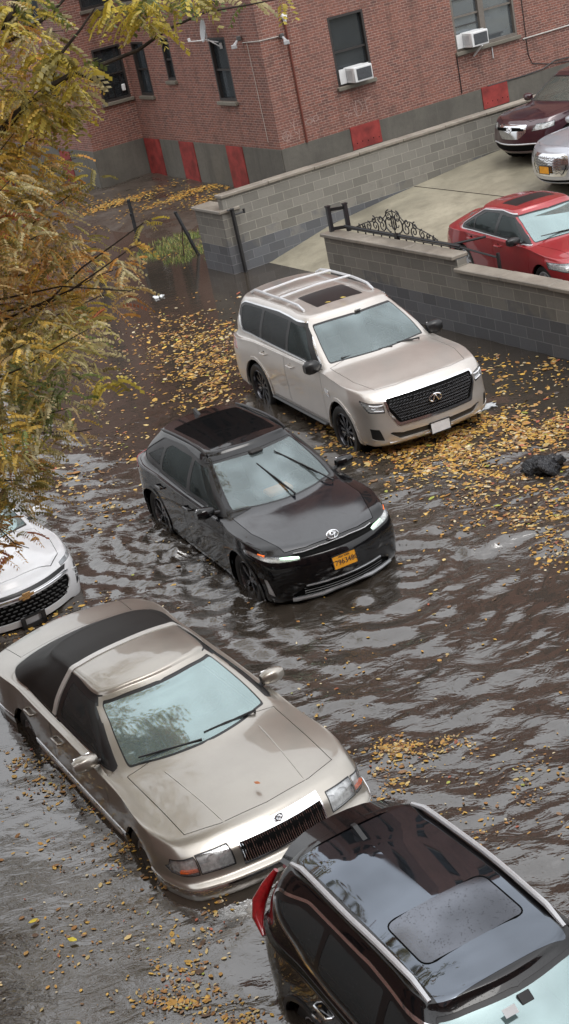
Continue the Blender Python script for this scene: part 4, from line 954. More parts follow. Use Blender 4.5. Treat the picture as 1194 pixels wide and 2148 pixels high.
def build_building():
    BR=mat('brick_wall',m_brick); FD=mat('foundation_concrete',lambda n:m_conc(n,(.135,.125,.105),.85,wet=.9)); REDP=simple('red_panel_paint',(.25,.033,.028),.65,var=.4,vs=3.5)
    SILL=mat('stone_sill',lambda n:m_conc(n,(.22,.20,.16),.8)); FRM=simple('window_frame_dark',(.035,.03,.028),.5); FRW=simple('window_frame_grey',(.16,.14,.12),.5)
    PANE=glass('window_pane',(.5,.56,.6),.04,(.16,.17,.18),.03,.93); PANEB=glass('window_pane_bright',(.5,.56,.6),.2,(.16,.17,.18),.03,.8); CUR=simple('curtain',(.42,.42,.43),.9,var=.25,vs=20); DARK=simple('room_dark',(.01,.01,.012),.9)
    H=17.2; L1=8.6; L2=1.75
    root=thing('brick_building','red brick apartment building with a grey foundation and red painted panels','building',tuple(C0))
    o=np.zeros(3); C1=-S*L1; CL=C1-A*L2
    # (origin, axis, outward normal, length, windows[(u0,u1,z0,z1,kind)])
    wr=[(2.09,3.22,2.36,4.15,'ac'),(6.06,8.22,2.38,4.22,'double'),(11.2,12.3,2.38,4.15,'p')]
    wl=[(1.9,2.88,2.46,4.16,'cur'),(5.35,5.88,3.0,4.21,'p'),(7.1,7.98,2.54,4.12,'p')]
    wb=[(.70,1.66,2.52,4.12,'bars')]        # axis from CL to C1
    wc=[(1.55,2.65,2.5,4.15,'cur')]
    walls=[(o,A,S,26.,wr,1),(o,-S,-A,L1,wl,1),(CL,A,S,L2,wb,1),(CL,-S,-A,16.,wc,1)]
    for org,ax,nrm,L,win,_ in walls:
        allw=list(win)
        for fl in range(1,8):
            for (a,b,c,d,k) in win: allw.append((a,b,c+2.75*fl-.0,d+2.75*fl,'up'))
        v,f,uv=wall_mesh(org,ax,L,1.22,H,[w[:4] for w in allw])
        if np.cross(ax,[0,0,1])@nrm<0: f=[q[::-1] for q in f]; uv=[q[::-1] for q in uv]
        link('brick_face',v,f,BR,root,uvs=uv)
        # foundation, standing 3 cm proud
        e0=-.03; MB().box(org+ax*(L/2)+nrm*.0+np.array([0,0,.36]),(L/2+.0,.03,.86),(ax,nrm,(0,0,1))).build('foundation',FD,root)
        for (a,b,c,d,k) in allw:
            u=(a+b)/2; hw=(b-a)/2; hz=(d-c)/2; zc=(c+d)/2; dep=.10
            fr=MB(); P=lambda uu,zz,dd: org+ax*uu+nrm*dd+np.array([0,0,zz]); AX=(ax,nrm,np.array([0,0,1.]))
            fm=FRM if k!='double' else FRW
            # reveal
            for s in(-1,1): fr.box(P(u+s*(hw-.03),zc,-dep),(.032,.10,hz),AX)
            fr.box(P(u,d-.03,-dep),(hw-.06,.10,.032),AX).box(P(u,c+.035,-dep),(hw-.06,.10,.036),AX)
            fr.box(P(u,zc-.02,-.07),(hw-.06,.025,.025),AX)
            if k=='double' : fr.box(P(u-.06,zc,-.06),(.09,.05,hz-.03),AX)
            w=fr.build('window',fm,root)
            MB().box(P(u,zc,-.11),(hw-.05,.004,hz-.05),AX).build('pane',PANEB if k=='double' else PANE,w)
            MB().box(P(u,c-.055,.02),(hw+.06,.075,.05),AX,bev=.01).build('sill',SILL,w)
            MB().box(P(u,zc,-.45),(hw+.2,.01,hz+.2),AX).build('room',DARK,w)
            if k in('cur','up','bars'):
                n=26; v=[];ff=[]; z0=zc+.0 if k=='cur' else (zc-.05 if k=='bars' else c+.3*((u*7)%2))
                ca,cb=(a+.45*(b-a),b-.12*(b-a)) if k=='cur' else (a+.06,b-.06)
                for i in range(n+1):
                    uu=ca+(cb-ca)*i/n; dd=-.18-.018*math.sin(i*1.9); v+=[P(uu,z0,dd),P(uu,d-.05,dd)]
                for i in range(n): ff.append((2*i,2*i+2,2*i+3,2*i+1))
                MB().add(v,ff).build('curtain',CUR,w,smooth=True)
            if k=='bars':
                mb=MB()
                for i in range(1,4): mb.box(P(a+(b-a)*i/4,c+.42,-.03),(.009,.009,.38),AX)
                for i in range(4): mb.box(P(u,c+.12+.2*i,-.03),(hw-.05,.009,.009),AX)
                mb.build('window_bars',M_IRON,w); MB().box(P(a+.78,c+.32,.0),(.06,.03,.10),AX,bev=.015).build('window_ornament',M_WHT,w)
            if k=='double':
                for zz in (zc+.42,zc-.28): MB().box(P(a+.45,zz,-.08),(.42,.012,.012),AX).build('sash_bar',FRM,w)
                for i in range(5): MB().box(P(b-.55,c+.15+.13*i,-.16),(.40,.02,.028),AX).build('blind_slat',simple('blind',(.3,.34,.37),.6),w)
    # back and roof closing the volume
    MB().prism([(0,0),(26,0),(26,24),(-1.75,24),(-1.75,8.6),(0,8.6)],H-.35,H-.3,(0,0,0),(A,-S,(0,0,1))).build('roof',FD,root)
    AX=(A,S,np.array([0,0,1.]))
    # red panels
    for (a,b) in ((2.18,3.14),(6.68,7.6)):
        MB().box(A*(a+b)/2+S*.035+np.array([0,0,.95]),((b-a)/2,.02,.30),AX).build('red_panel',REDP,root)
        mb=MB()
        for i in range(5): mb.lathe([(0,.004),(.016,.002),(.018,-.004)],A*(a+.15+i*.18)+S*.055+np.array([0,0,.80+.02*(i%2)]),S,8)
        mb.build('panel_bolts',M_SEAM,root)
    AX2=(S,A,np.array([0,0,1.]))
    for (a,b) in ((2.1,3.05),(5.1,6.05),(7.4,8.5)): MB().box(-S*(a+b)/2-A*.035+np.array([0,0,.62]),((b-a)/2,.02,.60),AX2).build('red_panel',REDP,root)
    MB().box(CL-S*2.35-A*.035+np.array([0,0,.58]),(.42,.02,.56),AX2).build('red_panel',REDP,root)
    # painted-iron riser, conduits and cables on the wall faces
    MB().tube([A*.80+S*.05+np.array([0,0,z]) for z in (1.22,2.5,4.4)],.028,8).build('riser_pipe',simple('rust_brown',(.16,.045,.03),.6),root,smooth=True)
    MB().tube([A*8.36+S*.04+np.array([0,0,2.23]),A*14+S*.04+np.array([0,0,2.27])],.022,6).build('conduit',simple('grey_conduit',(.45,.43,.40),.5),root)
    MB().tube([-S*.65-A*.03+np.array([0,0,3.98]),-S*.6-A*.03+np.array([0,0,2.6]),-S*.56-A*.03+np.array([0,0,1.4])],.008,5).build('cable',simple('cable_grey',(.5,.45,.40),.6),root)
    MB().tube([-S*.9-A*.03+np.array([0,0,4.0]),-S*.02-A*.03+S*.03+np.array([0,0,4.03]),A*.55+S*.03+np.array([0,0,4.02])],.014,6).build('conduit',simple('grey_conduit',(.5,.48,.45),.5),root)
    MB().tube([A*8.5+S*.02+np.array([0,0,z]) for z in(4.5,3.2,1.8)]+[A*8.6+S*.02+np.array([0,0,1.5]),A*9.3+S*.02+np.array([0,0,1.33]),A*10+S*.03+np.array([0,0,1.26])],.012,5).build('cable',M_BLK,root)
    MB().tube([A*u+S*.045+np.array([0,0,z]) for u,z in((6.9,1.25),(8.3,1.24),(8.9,1.26),(9.4,1.40),(10.2,1.36),(12,1.38))],.018,5).build('cable',M_BLK,root)
    MB().tube([A*6.02+S*.02+np.array([0,0,z]) for z in(2.3,1.26)],.014,5).build('cable',M_BLK,root)
    MB().tube([A*7.25+S*.03+np.array([0,0,z]) for z in(2.3,1.95)],.016,5).build('pipe_stub',M_SIL,root)
    # graffiti, thin white paint
    GR=simple('chalk_paint',(.36,.25,.22),.9,var=.5,vs=25)
    def g(pts,r=.012): return [A*u+S*.004+np.array([0,0,z]) for u,z in pts]
    for nm,strokes in (('graffiti',[[(2.42,1.85),(2.50,1.45)],[(2.52,1.9),(2.50,1.5),(2.62,1.5),(2.72,1.68),(2.66,1.86),(2.52,1.9)],[(2.82,1.86),(2.86,1.5)],[(2.82,1.84),(3.02,1.88)],[(2.83,1.68),(2.98,1.70)],[(2.12,1.62),(2.2,1.55),(2.3,1.62),(2.36,1.60)]]),
                       ('graffiti',[[(1.0+.09*math.cos(t)*1.,1.72+.07*math.sin(t)) for t in np.linspace(0,2*PI,10)],[(1.22+.09*math.cos(t),1.75+.07*math.sin(t)) for t in np.linspace(0,2*PI,10)],[(1.08,1.68),(1.16,1.80)],[(1.16,1.68),(1.08,1.8)],[(.86,1.66),(.94,1.76)],[(.94,1.66),(.86,1.76)]]),
                       ('graffiti',[[(.25+.13*math.cos(t),1.52+.13*math.sin(t)) for t in np.linspace(0,2*PI,12)],[(.25,1.4),(.25,1.66)],[(.12,1.52),(.38,1.52)],[(.55,1.9),(.5,1.6),(.6,1.5)],[(.42,1.85),(.52,1.7)],[(.66,1.6),(.60,1.35)]])):
        mb=MB()
        for st in strokes:
            p=g(st)
            for i in range(len(p)-1):
                d=p[i+1]-p[i];l=np.linalg.norm(d)
                if l>1e-6: d/=l; mb.box((p[i]+p[i+1])/2,(l/2+.006,.011,.0015),(d,np.cross(d,S),S))
        mb.build(nm,GR,root)
    w0=lambda u,z,d=0.: C0+A*u+S*d+np.array([0,0,z])
    # air conditioners
    for k,(u,z,sp_,lab) in enumerate(((2.67,2.60,.44,'white window air conditioner in the dark single window left of centre'),(6.60,2.64,.44,'white window air conditioner on a bracket in the wide double window'))):
        t=thing('air_conditioner',lab,'air conditioner',tuple(w0(u,z)),0,'window air conditioners')
        b=MB().box(S*.16,(.30,.26,.20),AX,bev=.02).build('casing',M_WHT,t,smooth=True)
        MB().box(-A*.41+S*.02,(.10,.012,.19),AX).build('side_panel',M_WHT,t)
        MB().box(A*.38+S*.02,(.07,.012,.19),AX).build('side_panel',M_WHT,t)
        gx=A*.02+S*.425; g_=MB().box(gx,(.23,.006,.145),AX).build('rear_grille',simple('coil_dark',(.06,.07,.08),.5),t)
        mb=MB()
        for i in range(9): mb.box(gx+S*.008+np.array([0,0,-.13+.0325*i]),(.235,.004,.004),AX)
        mb.build('grille_slats',M_GRY,g_)
        mb=MB()
        for i in range(7): mb.box(-A*.302+S*(.0+.05*i)+np.array([0,0,.0]),(.004,.012,.13),AX)
        mb.build('side_louvres',simple('louvre_grey',(.45,.46,.47),.5),t)
        if k: MB().tube([A*.05+S*.40+np.array([0,0,-.20]),-A*.0+S*.02+np.array([0,0,-.48])],.028,6).build('bracket',M_WHT,t)
    # dish
    d0=C0-S*2.38-A*.28+np.array([0,0,4.28])
    t=thing('satellite_dish','grey satellite dish seen edge on, mounted beside the narrow dark window','satellite dish',tuple(d0))
    dn=-A*.35+S*.94; dn=dn/np.linalg.norm(dn); dn=np.array([dn[0],dn[1],.25]); dn/=np.linalg.norm(dn)
    ex=np.array([.97,.05,.1]); axn=np.cross(np.array([0,0,1.]),np.array([0.05,1,0])); axn=np.array([-.96,-.22,.18]);axn/=np.linalg.norm(axn)
    MB().lathe([(.0,0),(.10,.006),(.2,.025),(.29,.055),(.30,.06),(.29,.045),(.2,.012),(.1,-.006),(0,-.012)],(0,0,.12),axn,28).build('dish',simple('dish_grey',(.36,.37,.37),.5),t,smooth=True)
    MB().tube([(0,0,.12),(.02,.05,-.02),A*.0+np.array([.0,.05,-.15]),np.array([.30,.1,-.25])],.02,8).build('mast',M_SIL,t,smooth=True)
    MB().tube([(0,0,-.12),(-.22,-.05,-.10),(-.44,-.1,-.07)],.014,6).tube([(-.46,-.1,-.07),(-.47,-.1,.02)],.04,8).build('feed_arm',M_WHT,t,smooth=True)
    MB().tube([(0.02,0,-.12),(.2,.03,-.27),(.33,.1,-.38)],.018,6).box((.36,.12,-.36),(.05,.02,.08),bev=.01).build('wall_bracket',M_WHT,t)
    # lights
    for p,ax,lab in ((C0-S*.95-A*.08+np.array([0,0,4.12]),-A,'small grey flood light on the brick return wall'),(C0+A*.62+S*.08+np.array([0,0,4.02]),S,'small grey flood light beside the rusty riser pipe')):
        t=thing('flood_light',lab,'flood light',tuple(p),0,'flood lights at the building corner'); 
        MB().box((0,0,.0),(.06,.06,.06),bev=.015).build('junction_box',simple('box_dark',(.08,.08,.08),.5),t)
        MB().tube([(0,0,0),ax*.1+np.array([0,0,-.08]),ax*.16+np.array([0,0,-.14])],[.03,.035,.05],8).box(ax*.18+np.array([0,0,-.17]),(.075,.05,.055),bev=.015).build('lamp_head',simple('lamp_grey',(.42,.42,.43),.4),t)
    t=thing('globe_lamp','round white globe lamp at the top of the rusty riser pipe','lamp',tuple(w0(.80,4.42,.06)))
    MB().lathe([(.001,.12)]+[(.085*math.sin(a),.04-.085*math.cos(a)*-1) for a in np.linspace(.1,PI-.1,10)]+[(.001,-.05)],(0,0,.0),(0,0,1),16).build('globe',M_WHT,t,smooth=True); MB().tube([(0,0,-.1),(0,0,-.02)],.05,10).build('lamp_base',M_SIL,t)
def build_unseen_rear_building():  # unseen block added behind the camera to darken reflections on the car fronts
    BR=mat('brick_wall',m_brick); PANE=mat('window_pane',None); FR=simple('window_frame_dark',(.035,.03,.028),.5)
    t=thing('brick_building','unseen brick block added behind the viewpoint to darken reflections, with rows of windows','building',(0,-1.6,0)); win=[(2+3.2*i,3.3+3.2*i,1.8+2.9*j,3.4+2.9*j) for i in range(11) for j in range(7)]
    ax=np.array([math.cos(R(8)),math.sin(R(8)),0]); nr=np.array([-ax[1],ax[0],0]); org=-ax*19
    v,f,uv=wall_mesh(org,ax,38,-.5,22.,win); link('brick_face',v,[q[::-1] for q in f],BR,t,uvs=[q[::-1] for q in uv])
    for w in win: MB().box(org+ax*(w[0]+w[1])/2-nr*.12+np.array([0,0,(w[2]+w[3])/2]),((w[1]-w[0])/2,.02,(w[3]-w[2])/2),(ax,nr,(0,0,1))).build('window',PANE,t)
    MB().box(org+ax*19-nr*5+np.array([0,0,10.7]),(19,4.8,11.2),(ax,nr,(0,0,1))).build('building_mass',FR,t)
def build_unseen_left_building():  # unseen block added at the left so car sides and water turn darker
    BR=mat('brick_wall',m_brick); PANE=mat('window_pane',None); FR=simple('window_frame_dark',(.035,.03,.028),.5)
    t=thing('brick_building','unseen brick block added left of the street tree to darken reflections','building',(-13.5,0,0)); win=[(2+3.2*i,3.3+3.2*i,1.8+2.9*j,3.4+2.9*j) for i in range(11) for j in range(4)]
    ax=np.array([-math.sin(R(12)),math.cos(R(12)),0]); nr=np.array([ax[1],-ax[0],0]); org=-ax*6
    v,f,uv=wall_mesh(org,ax,38,-.5,14.,win); link('brick_face',v,f,BR,t,uvs=uv)
    for w in win: MB().box(org+ax*(w[0]+w[1])/2-nr*.12+np.array([0,0,(w[2]+w[3])/2]),((w[1]-w[0])/2,.02,(w[3]-w[2])/2),(ax,nr,(0,0,1))).build('window',PANE,t)
    MB().box(org+ax*19-nr*5+np.array([0,0,6.7]),(19,4.8,7.2),(ax,nr,(0,0,1))).build('building_mass',FR,t)
def coping(parent,org,ex,ey,L,Wd,z,th=.07,seg=1.22,over=.05):
    CP=mat('coping_stone',lambda n:m_conc(n,(.30,.265,.22),.7,sc=1.6)); mb=MB(); n=max(1,round(L/seg)); k=L/n
    for i in range(n):
        mb.box(org+ex*(k*(i+.5))+ey*Wd/2+np.array([0,0,z+th/2+ (.004 if i%2 else 0)]),(k/2-.004+(over/2 if n==1 else 0),Wd/2+over,th/2),(ex,ey,(0,0,1)),bev=.012)
    return mb.build('coping',CP,parent)
Z=np.array([0,0,1.])
def dz(a): return np.interp(a,[-2,-.9,-.3,.3,.9,2.5,4.4,6.3,9,12,40],[-.5,-.2,-.12,-.06,.01,.36,.56,.72,.88,.95,1.0])
def build_lot():
    BL=mat('concrete_block',m_block); BL2=mat('concrete_block_near',lambda n:m_block(n,(.20,.188,.165),(.12,.122,.13),-.02)); DK=simple('mortar_dark',(.1,.1,.1),.8)
    # far wall and its pier
    t=thing('block_wall','long grey concrete block wall with a stone coping between driveway and brick building','wall',tuple(O))
    block_solid('wall_face',BL,t,-A*.02-S*.22,A,S,17.,.2,-.5,1.68); coping(t,-A*.06-S*.22,A,S,17.1,.2,1.68)
    block_solid('pier',BL2,t,-A*.10-S*1.3,A,S,.42,1.3,-.5,1.36); coping(t,-A*.12-S*1.32,S,A,1.34,.42,1.36,seg=1.4)
    # near wall
    t=thing('block_wall','low grey concrete block wall with stepped stone coping in front of the red car','wall',tuple(W(0,4.4)))
    block_solid('wall_face',BL2,t,-A*.22,S,A,4.25,.2,-.6,1.33); coping(t,-A*.22+S*-.03,S,A,4.25,.2,1.33,over=.07)
    block_solid('wall_face',BL2,t,-A*.2201+S*4.25,S,A,17,.2,-.6,1.13); coping(t,-A*.22+S*4.2,S,A,17,.2,1.13,over=.07)
    # driveway
    aa=[-1.6,-.9,-.3,.0,.3,.9,1.6,2.5,4.4,6.3,9,12,17,30]; ss=[-.1,2,4.5,8,12,18,30]
    v=[W(a,s,dz(a)) for a in aa for s in ss]; n=len(ss); f=[(i*n+j,i*n+j+1,(i+1)*n+j+1,(i+1)*n+j) for i in range(len(aa)-1) for j in range(n-1)]
    def mdw(nm):
        m=m_conc(nm,(.33,.30,.225),.55,wet=.55,sc=.8); return m
    tag(link('driveway',v,[q[::-1] for q in f],mat('driveway_concrete',mdw)),kind='structure')
    JT=M_SEAM; mb=MB()
    for a in (4.95,9.6): mb.box(W(a,6,dz(a)+.001),(.012,6.2,.003),(A,S,Z))
    tag(mb.build('driveway_joint',JT),kind='structure')
    # yard
    aa=np.linspace(-6,5.2,20); ss=np.linspace(-19,-.2,26); v=[];f=[]
    for a in aa:
        for s in ss: v.append(W(a,s,-.10+.012*(-s)*1.0+.05*math.sin(a*2.1+s*1.7)*math.cos(s*1.3-a)+ (.05 if a>1 else -.02*(1-a)) ))
    n=len(ss); f=[(i*n+j,i*n+j+1,(i+1)*n+j+1,(i+1)*n+j)[::-1] for i in range(len(aa)-1) for j in range(n-1)]
    tag(link('yard_ground',v,f,mat('wet_soil',lambda q:m_conc(q,(.075,.058,.045),.6,wet=.35,sc=1.5)),smooth=True),kind='structure')
    tag(MB().box((0,20,-.75),(300,300,.05)).build('ground',mat('road_asphalt',lambda q:m_conc(q,(.05,.05,.05),.8))),kind='structure')
    # iron posts
    def post(a,s,z0,z1,lab,r=.035,lean=(0,0),fin=True,extra=None):
        t=thing('iron_post',lab,'post',tuple(W(a,s,z0)),0,'iron posts of the lost fence'); h=z1-z0; tp=np.array([lean[0],lean[1],h])
        MB().tube([(0,0,-.3),tuple(tp)],r,4).build('shaft',M_IRON,t)
        mb=MB().box(tp*1.0,(r*1.05,r*1.05,.02),bev=.01)
        if extra: extra(mb,tp)
        mb.build('cap',M_IRON,t); return t
    post(.13,.12,0,1.42,'black iron gate post with a short side hook, in front of the block pier',.045,(-.02,.0),extra=lambda mb,tp:mb.tube([tp-[0,0,.13],tp+A*.28-[0,0,.13]],.02,6).tube([tp-A*.0,tp-A*.12],.02,6).tube([tp+A*.28-[0,0,.16],tp+A*.28-[0,0,.06]],.03,6))
    post(.47,-2.61,-.05,1.1,'leaning black iron post beside the block pier',.04,(-.42,.1))
    t=thing('broken_fence_piece','rusty thin iron fence remnant leaning against the tilted post','fence piece',tuple(W(.1,-2.9,0)))
    MB().tube([(0,0,-.05),(.05,0,.35),(.12,.02,.75),(.16,0,.8)],.018,6).build('bar',simple('rusty_iron',(.05,.025,.018),.7),t); MB().tube([(.14,0,.78),(.26,0,.5),(.22,0,.55)],.014,6).build('hook',M_IRON,t)
    post(.23,-5.71,-.1,1.15,'upright black iron post standing alone in the flooded yard',.045,extra=lambda mb,tp:mb.box(tp-[0.02,.05,.35],(.03,.05,.04),bev=.01))
    # sliding gate seen above the near wall
    t=thing('iron_gate','black wrought iron gate with scrollwork rising above the near block wall','gate',tuple(W(0,4.4,0)))
    mb=MB()
    g=lambda a,s,z: A*a+S*s+np.array([0,0,z])
    for a,s in((-.10,.14),(.16,.34)): mb.box(g(a,s,1.62),(.035,.035,.26),(A,S,Z))
    mb.box(g(.03,.24,1.45),(.17,.02,.03),((A*.26+S*.2)/.328,np.cross(Z,(A*.26+S*.2)/.328),Z)).box(g(.03,.24,1.82),(.17,.02,.03),((A*.26+S*.2)/.328,np.cross(Z,(A*.26+S*.2)/.328),Z))
    for a,s in((-.10,.14),(.16,.34)): mb.box(g(a,s,1.89),(.045,.045,.012),(A,S,Z))
    mb.build('guide_frame',M_IRON,t)
    MB().tube([g(.1,.3,1.47),g(.1,3.95,1.45)],.026,6).tube([g(.1,.3,1.43),g(.1,3.95,1.405)],.012,6).tube([g(.1,3.7,1.45),g(.55,4.1,1.5)],.022,6).tube([g(.1,3.95,1.43),g(.12,4.95,1.35)],.018,6).tube([g(.12,4.95,1.43),g(.12,4.95,.75)],.032,4).build('top_rail',M_IRON,t)
    for i in range(12):
        s=.75+.265*i; MB().tube([g(.1,s,1.42),g(.1,s-.01,1.33),g(.1,s+.06,1.31),g(.1,s+.10,1.35)],.013,5).build('picket_scroll',M_IRON,t)
    MB().box(g(.1,2.05,1.43),(.03,.05,.06),(A,S,Z)).build('latch',M_IRON,t)
    mb=MB()
    def scroll(c,r,turn,flip,rot=0.,th=.014):
        pts=[]
        for k in range(26):
            q=k/25; an=rot+flip*turn*2*PI*q; rr=r*(1-.82*q); pts.append(g(.1,c[0]+rr*math.cos(an),c[1]+rr*math.sin(an)))
        mb.tube(pts,[th*(1-.3*k/25) for k in range(26)],5)
    cs=2.02
    for fl in(1,-1):
        scroll((cs+fl*.13,1.66),.16,1.2,fl,-PI/2 if 1 else 0); scroll((cs+fl*.12,1.80),.11,1.3,-fl,PI/2)
        scroll((cs+fl*.38,1.60),.13,1.4,fl,PI/2); scroll((cs+fl*.42,1.72),.09,1.2,-fl,0 if fl>0 else PI); scroll((cs+fl*.62,1.57),.11,1.4,-fl,-PI/2)
        scroll((cs+fl*.66,1.68),.075,1.3,fl,PI/2); scroll((cs+fl*.86,1.55),.09,1.3,fl,PI/2); scroll((cs+fl*1.04,1.53),.065,1.3,-fl,-PI/2); scroll((cs+fl*1.2,1.51),.045,1.2,fl,PI/2)
        mb.tube([g(.1,cs+fl*x,z) for x,z in((.0,1.90),(.16,1.86),(.32,1.74),(.55,1.74),(.75,1.64),(.95,1.6),(1.15,1.54),(1.3,1.49))],.011,5)
    mb.tube([g(.1,cs+.07*math.cos(a),1.68+.13*math.sin(a)) for a in np.linspace(0,2*PI,17)],.013,5,cap=False); mb.tube([g(.1,cs,1.47),g(.1,cs,1.92)],.012,5)
    mb.build('scrollwork',M_IRON,t,smooth=True)
# ------------------------------------------------------------------ water
_w=[]
for k in range(90):
    lam=.12*(11**rng.random()); th=-PI/2+rng.normal()*.75; 
    _w.append((2*PI/lam*math.cos(th),2*PI/lam*math.sin(th),rng.random()*2*PI,lam,.6+.8*rng.random()))
def vnoise(x,y,s,seed):
    r=np.random.default_rng(seed); g=r.random((64,64)); x=x/s+1000;y=y/s+1000; i=np.floor(x).astype(int);j=np.floor(y).astype(int);fx=x-i;fy=y-j;fx=fx*fx*(3-2*fx);fy=fy*fy*(3-2*fy)
    G=lambda a,b:g[a%64,b%64]; return (G(i,j)*(1-fx)+G(i+1,j)*fx)*(1-fy)+(G(i,j+1)*(1-fx)+G(i+1,j+1)*fx)*fy
def gs(x,y,cx,cy,r,r2=None): return np.exp(-((x-cx)**2/(r*r)+(y-cy)**2/((r2 or r)**2)))
def wamp(x,y):
    m=.22+.0*x
    m=m+1.0*gs(x,y,2.2,13.5,2.6,3.6)+.75*gs(x,y,3.2,17,1.8,1.5)+.9*gs(x,y,-2.6,17.2,1.5,2.2)+.8*gs(x,y,-1.2,15.6,1.3)+.5*gs(x,y,-3.4,20,1.3,2.4)+.55*gs(x,y,-1.0,9.2,.9,1.0)+.6*gs(x,y,3,10,2.,2.5)+.35*gs(x,y,1.8,18.2,1.2,1.0)
    m=np.clip(m,0,1.2)*(1-.6*gs(x,y,-3.,9.6,2.0,2.6)); m=np.minimum(m*(.18+1.5*vnoise(x,y,1.3,3)**1.4),1.05); m*=np.clip((31-y)/9,.10,1.)
    return m
def tbz(x,y): return gs(x,y,-1.35,17.2,.55,1.0)+gs(x,y,-.35,15.5,.5,.5)+.6*gs(x,y,1.25,15.8,.4,.5)+.5*gs(x,y,-2.0,17.6,.5,.6)
def wh(x,y):
    x=np.asarray(x,float);y=np.asarray(y,float); m=wamp(x,y)
    wx=x+.22*(vnoise(x,y,.9,5)-.5)+.08*(vnoise(x,y,.35,6)-.5); wy=y+.22*(vnoise(x,y,.9,7)-.5)+.08*(vnoise(x,y,.35,8)-.5)
    h=np.zeros_like(x)
    for kx,ky,ph,lam,a in _w: h+=a*lam**1.1*.0058*np.sin(kx*wx+ky*wy+ph)
    h=np.where(h>0,h*1.25,h*.8)*m
    # ring waves off the moving car's wheels and nose
    for cx,cy,amp,lam,dec in ((-.95,16.25,.018,.40,1.1),(-1.55,18.2,.026,.34,1.2),(.65,15.1,.026,.46,1.5),(1.25,15.5,.020,.36,1.2),(-1.3,17.2,.010,.22,.8)):
        r=np.hypot(x-cx,y-cy)+.25*(vnoise(x,y,.6,9)-.5); h+=amp*np.exp(-r/dec)*np.sin(2*PI*r/lam)
    tb=tbz(x,y)
    h+=tb*.07*(vnoise(wx*1.,wy,.16,12)-.5)+tb*.045*(vnoise(wx,wy,.09,13)-.5)
    return h
def build_water():
    xs=np.concatenate([[-200,-60,-25,-12],np.arange(-7.5,6.6,.037),[8,12,30,80,200]]); ys=np.concatenate([[-150,-30,0,4.5],np.arange(6.6,31,.037)]); ys=np.concatenate([ys,np.arange(31.2,38,.3),[45,70,150,300]])
    X,Y=np.meshgrid(xs,ys,indexing='ij'); H=wh(X.ravel(),Y.ravel()).reshape(X.shape)
    edge=np.clip((X+9)/1.5,0,1)*np.clip((8-X)/1.4,0,1)*np.clip((Y-5)/1.6,0,1); H*=edge
    ex=(X-O[0])*A[0]+(Y-O[1])*A[1]; es=(X-O[0])*S[0]+(Y-O[1])*S[1]
    damp=np.clip((-ex+.4)/1.2,0.08,1.); H*=damp
    nx,ny=X.shape; v=np.stack([X.ravel(),Y.ravel(),H.ravel()],1)
    I,J=np.meshgrid(np.arange(nx-1),np.arange(ny-1),indexing='ij'); a=(I*ny+J).ravel(); q=np.stack([a,a+ny,a+ny+1,a+1],1)
    me=bpy.data.meshes.new('flood_water'); me.vertices.add(len(v)); me.vertices.foreach_set('co',v.ravel()); me.loops.add(q.size); me.loops.foreach_set('vertex_index',q.ravel().astype(np.int32))
    me.polygons.add(len(q)); me.polygons.foreach_set('loop_start',np.arange(0,q.size,4,dtype=np.int32)); me.update(calc_edges=True); me.validate(); me.polygons.foreach_set('use_smooth',[True]*len(q))
    def mw(nm):
        t=NT(nm); co=t.coord(); n=t.noise(.35,4,vec=co)
        t.P(Base_Color=t.mix(t.rng(n,.3,.7),(.037,.030,.0235),(.056,.046,.036)),Roughness=.03,IOR=WATER_IOR,Specular_IOR_Level=.5)
        mp=t.add('ShaderNodeMapping'); mp.inputs['Scale'].default_value=(1.,1.9,1.); t.l.new(co,mp.inputs[0])
        n1=t.noise(3.2,3,.5,vec=mp.outputs[0],dist=1.6); n2=t.noise(13.,2,.5,vec=mp.outputs[0],dist=1.2)
        v=t.add('ShaderNodeTexVoronoi'); v.inputs['Scale'].default_value=2.2; t.l.new(co,v.inputs['Vector'])   # rain rings
        rg=t.math('SINE',t.math('MULTIPLY',v.outputs['Distance'],95.)); rg=t.math('MULTIPLY',rg,t.rng(v.outputs['Distance'],.03,.16,1,0))
        h=t.math('ADD',t.math('MULTIPLY',n1,1.),t.math('MULTIPLY',n2,.16)); rough=t.add('ShaderNodeAttribute',attribute_name='chop'); h=t.math('MULTIPLY',h,t.rng(rough.outputs['Fac'],0,1.2,.12,1.3)); h=t.math('ADD',h,t.math('MULTIPLY',rg,.012))
        t.bump(h,.4,.045); return t.m
    ch=me.attributes.new('chop','FLOAT','POINT'); ch.data.foreach_set('value',(wamp(X.ravel(),Y.ravel())*edge.ravel()*damp.ravel()+1.3*tbz(X.ravel(),Y.ravel())).astype(np.float32))
    me.materials.append(mat('murky_water',mw)); o=bpy.data.objects.new('flood_water',me); COL.objects.link(o); tag(o,kind='structure')
WATER_IOR=2.15
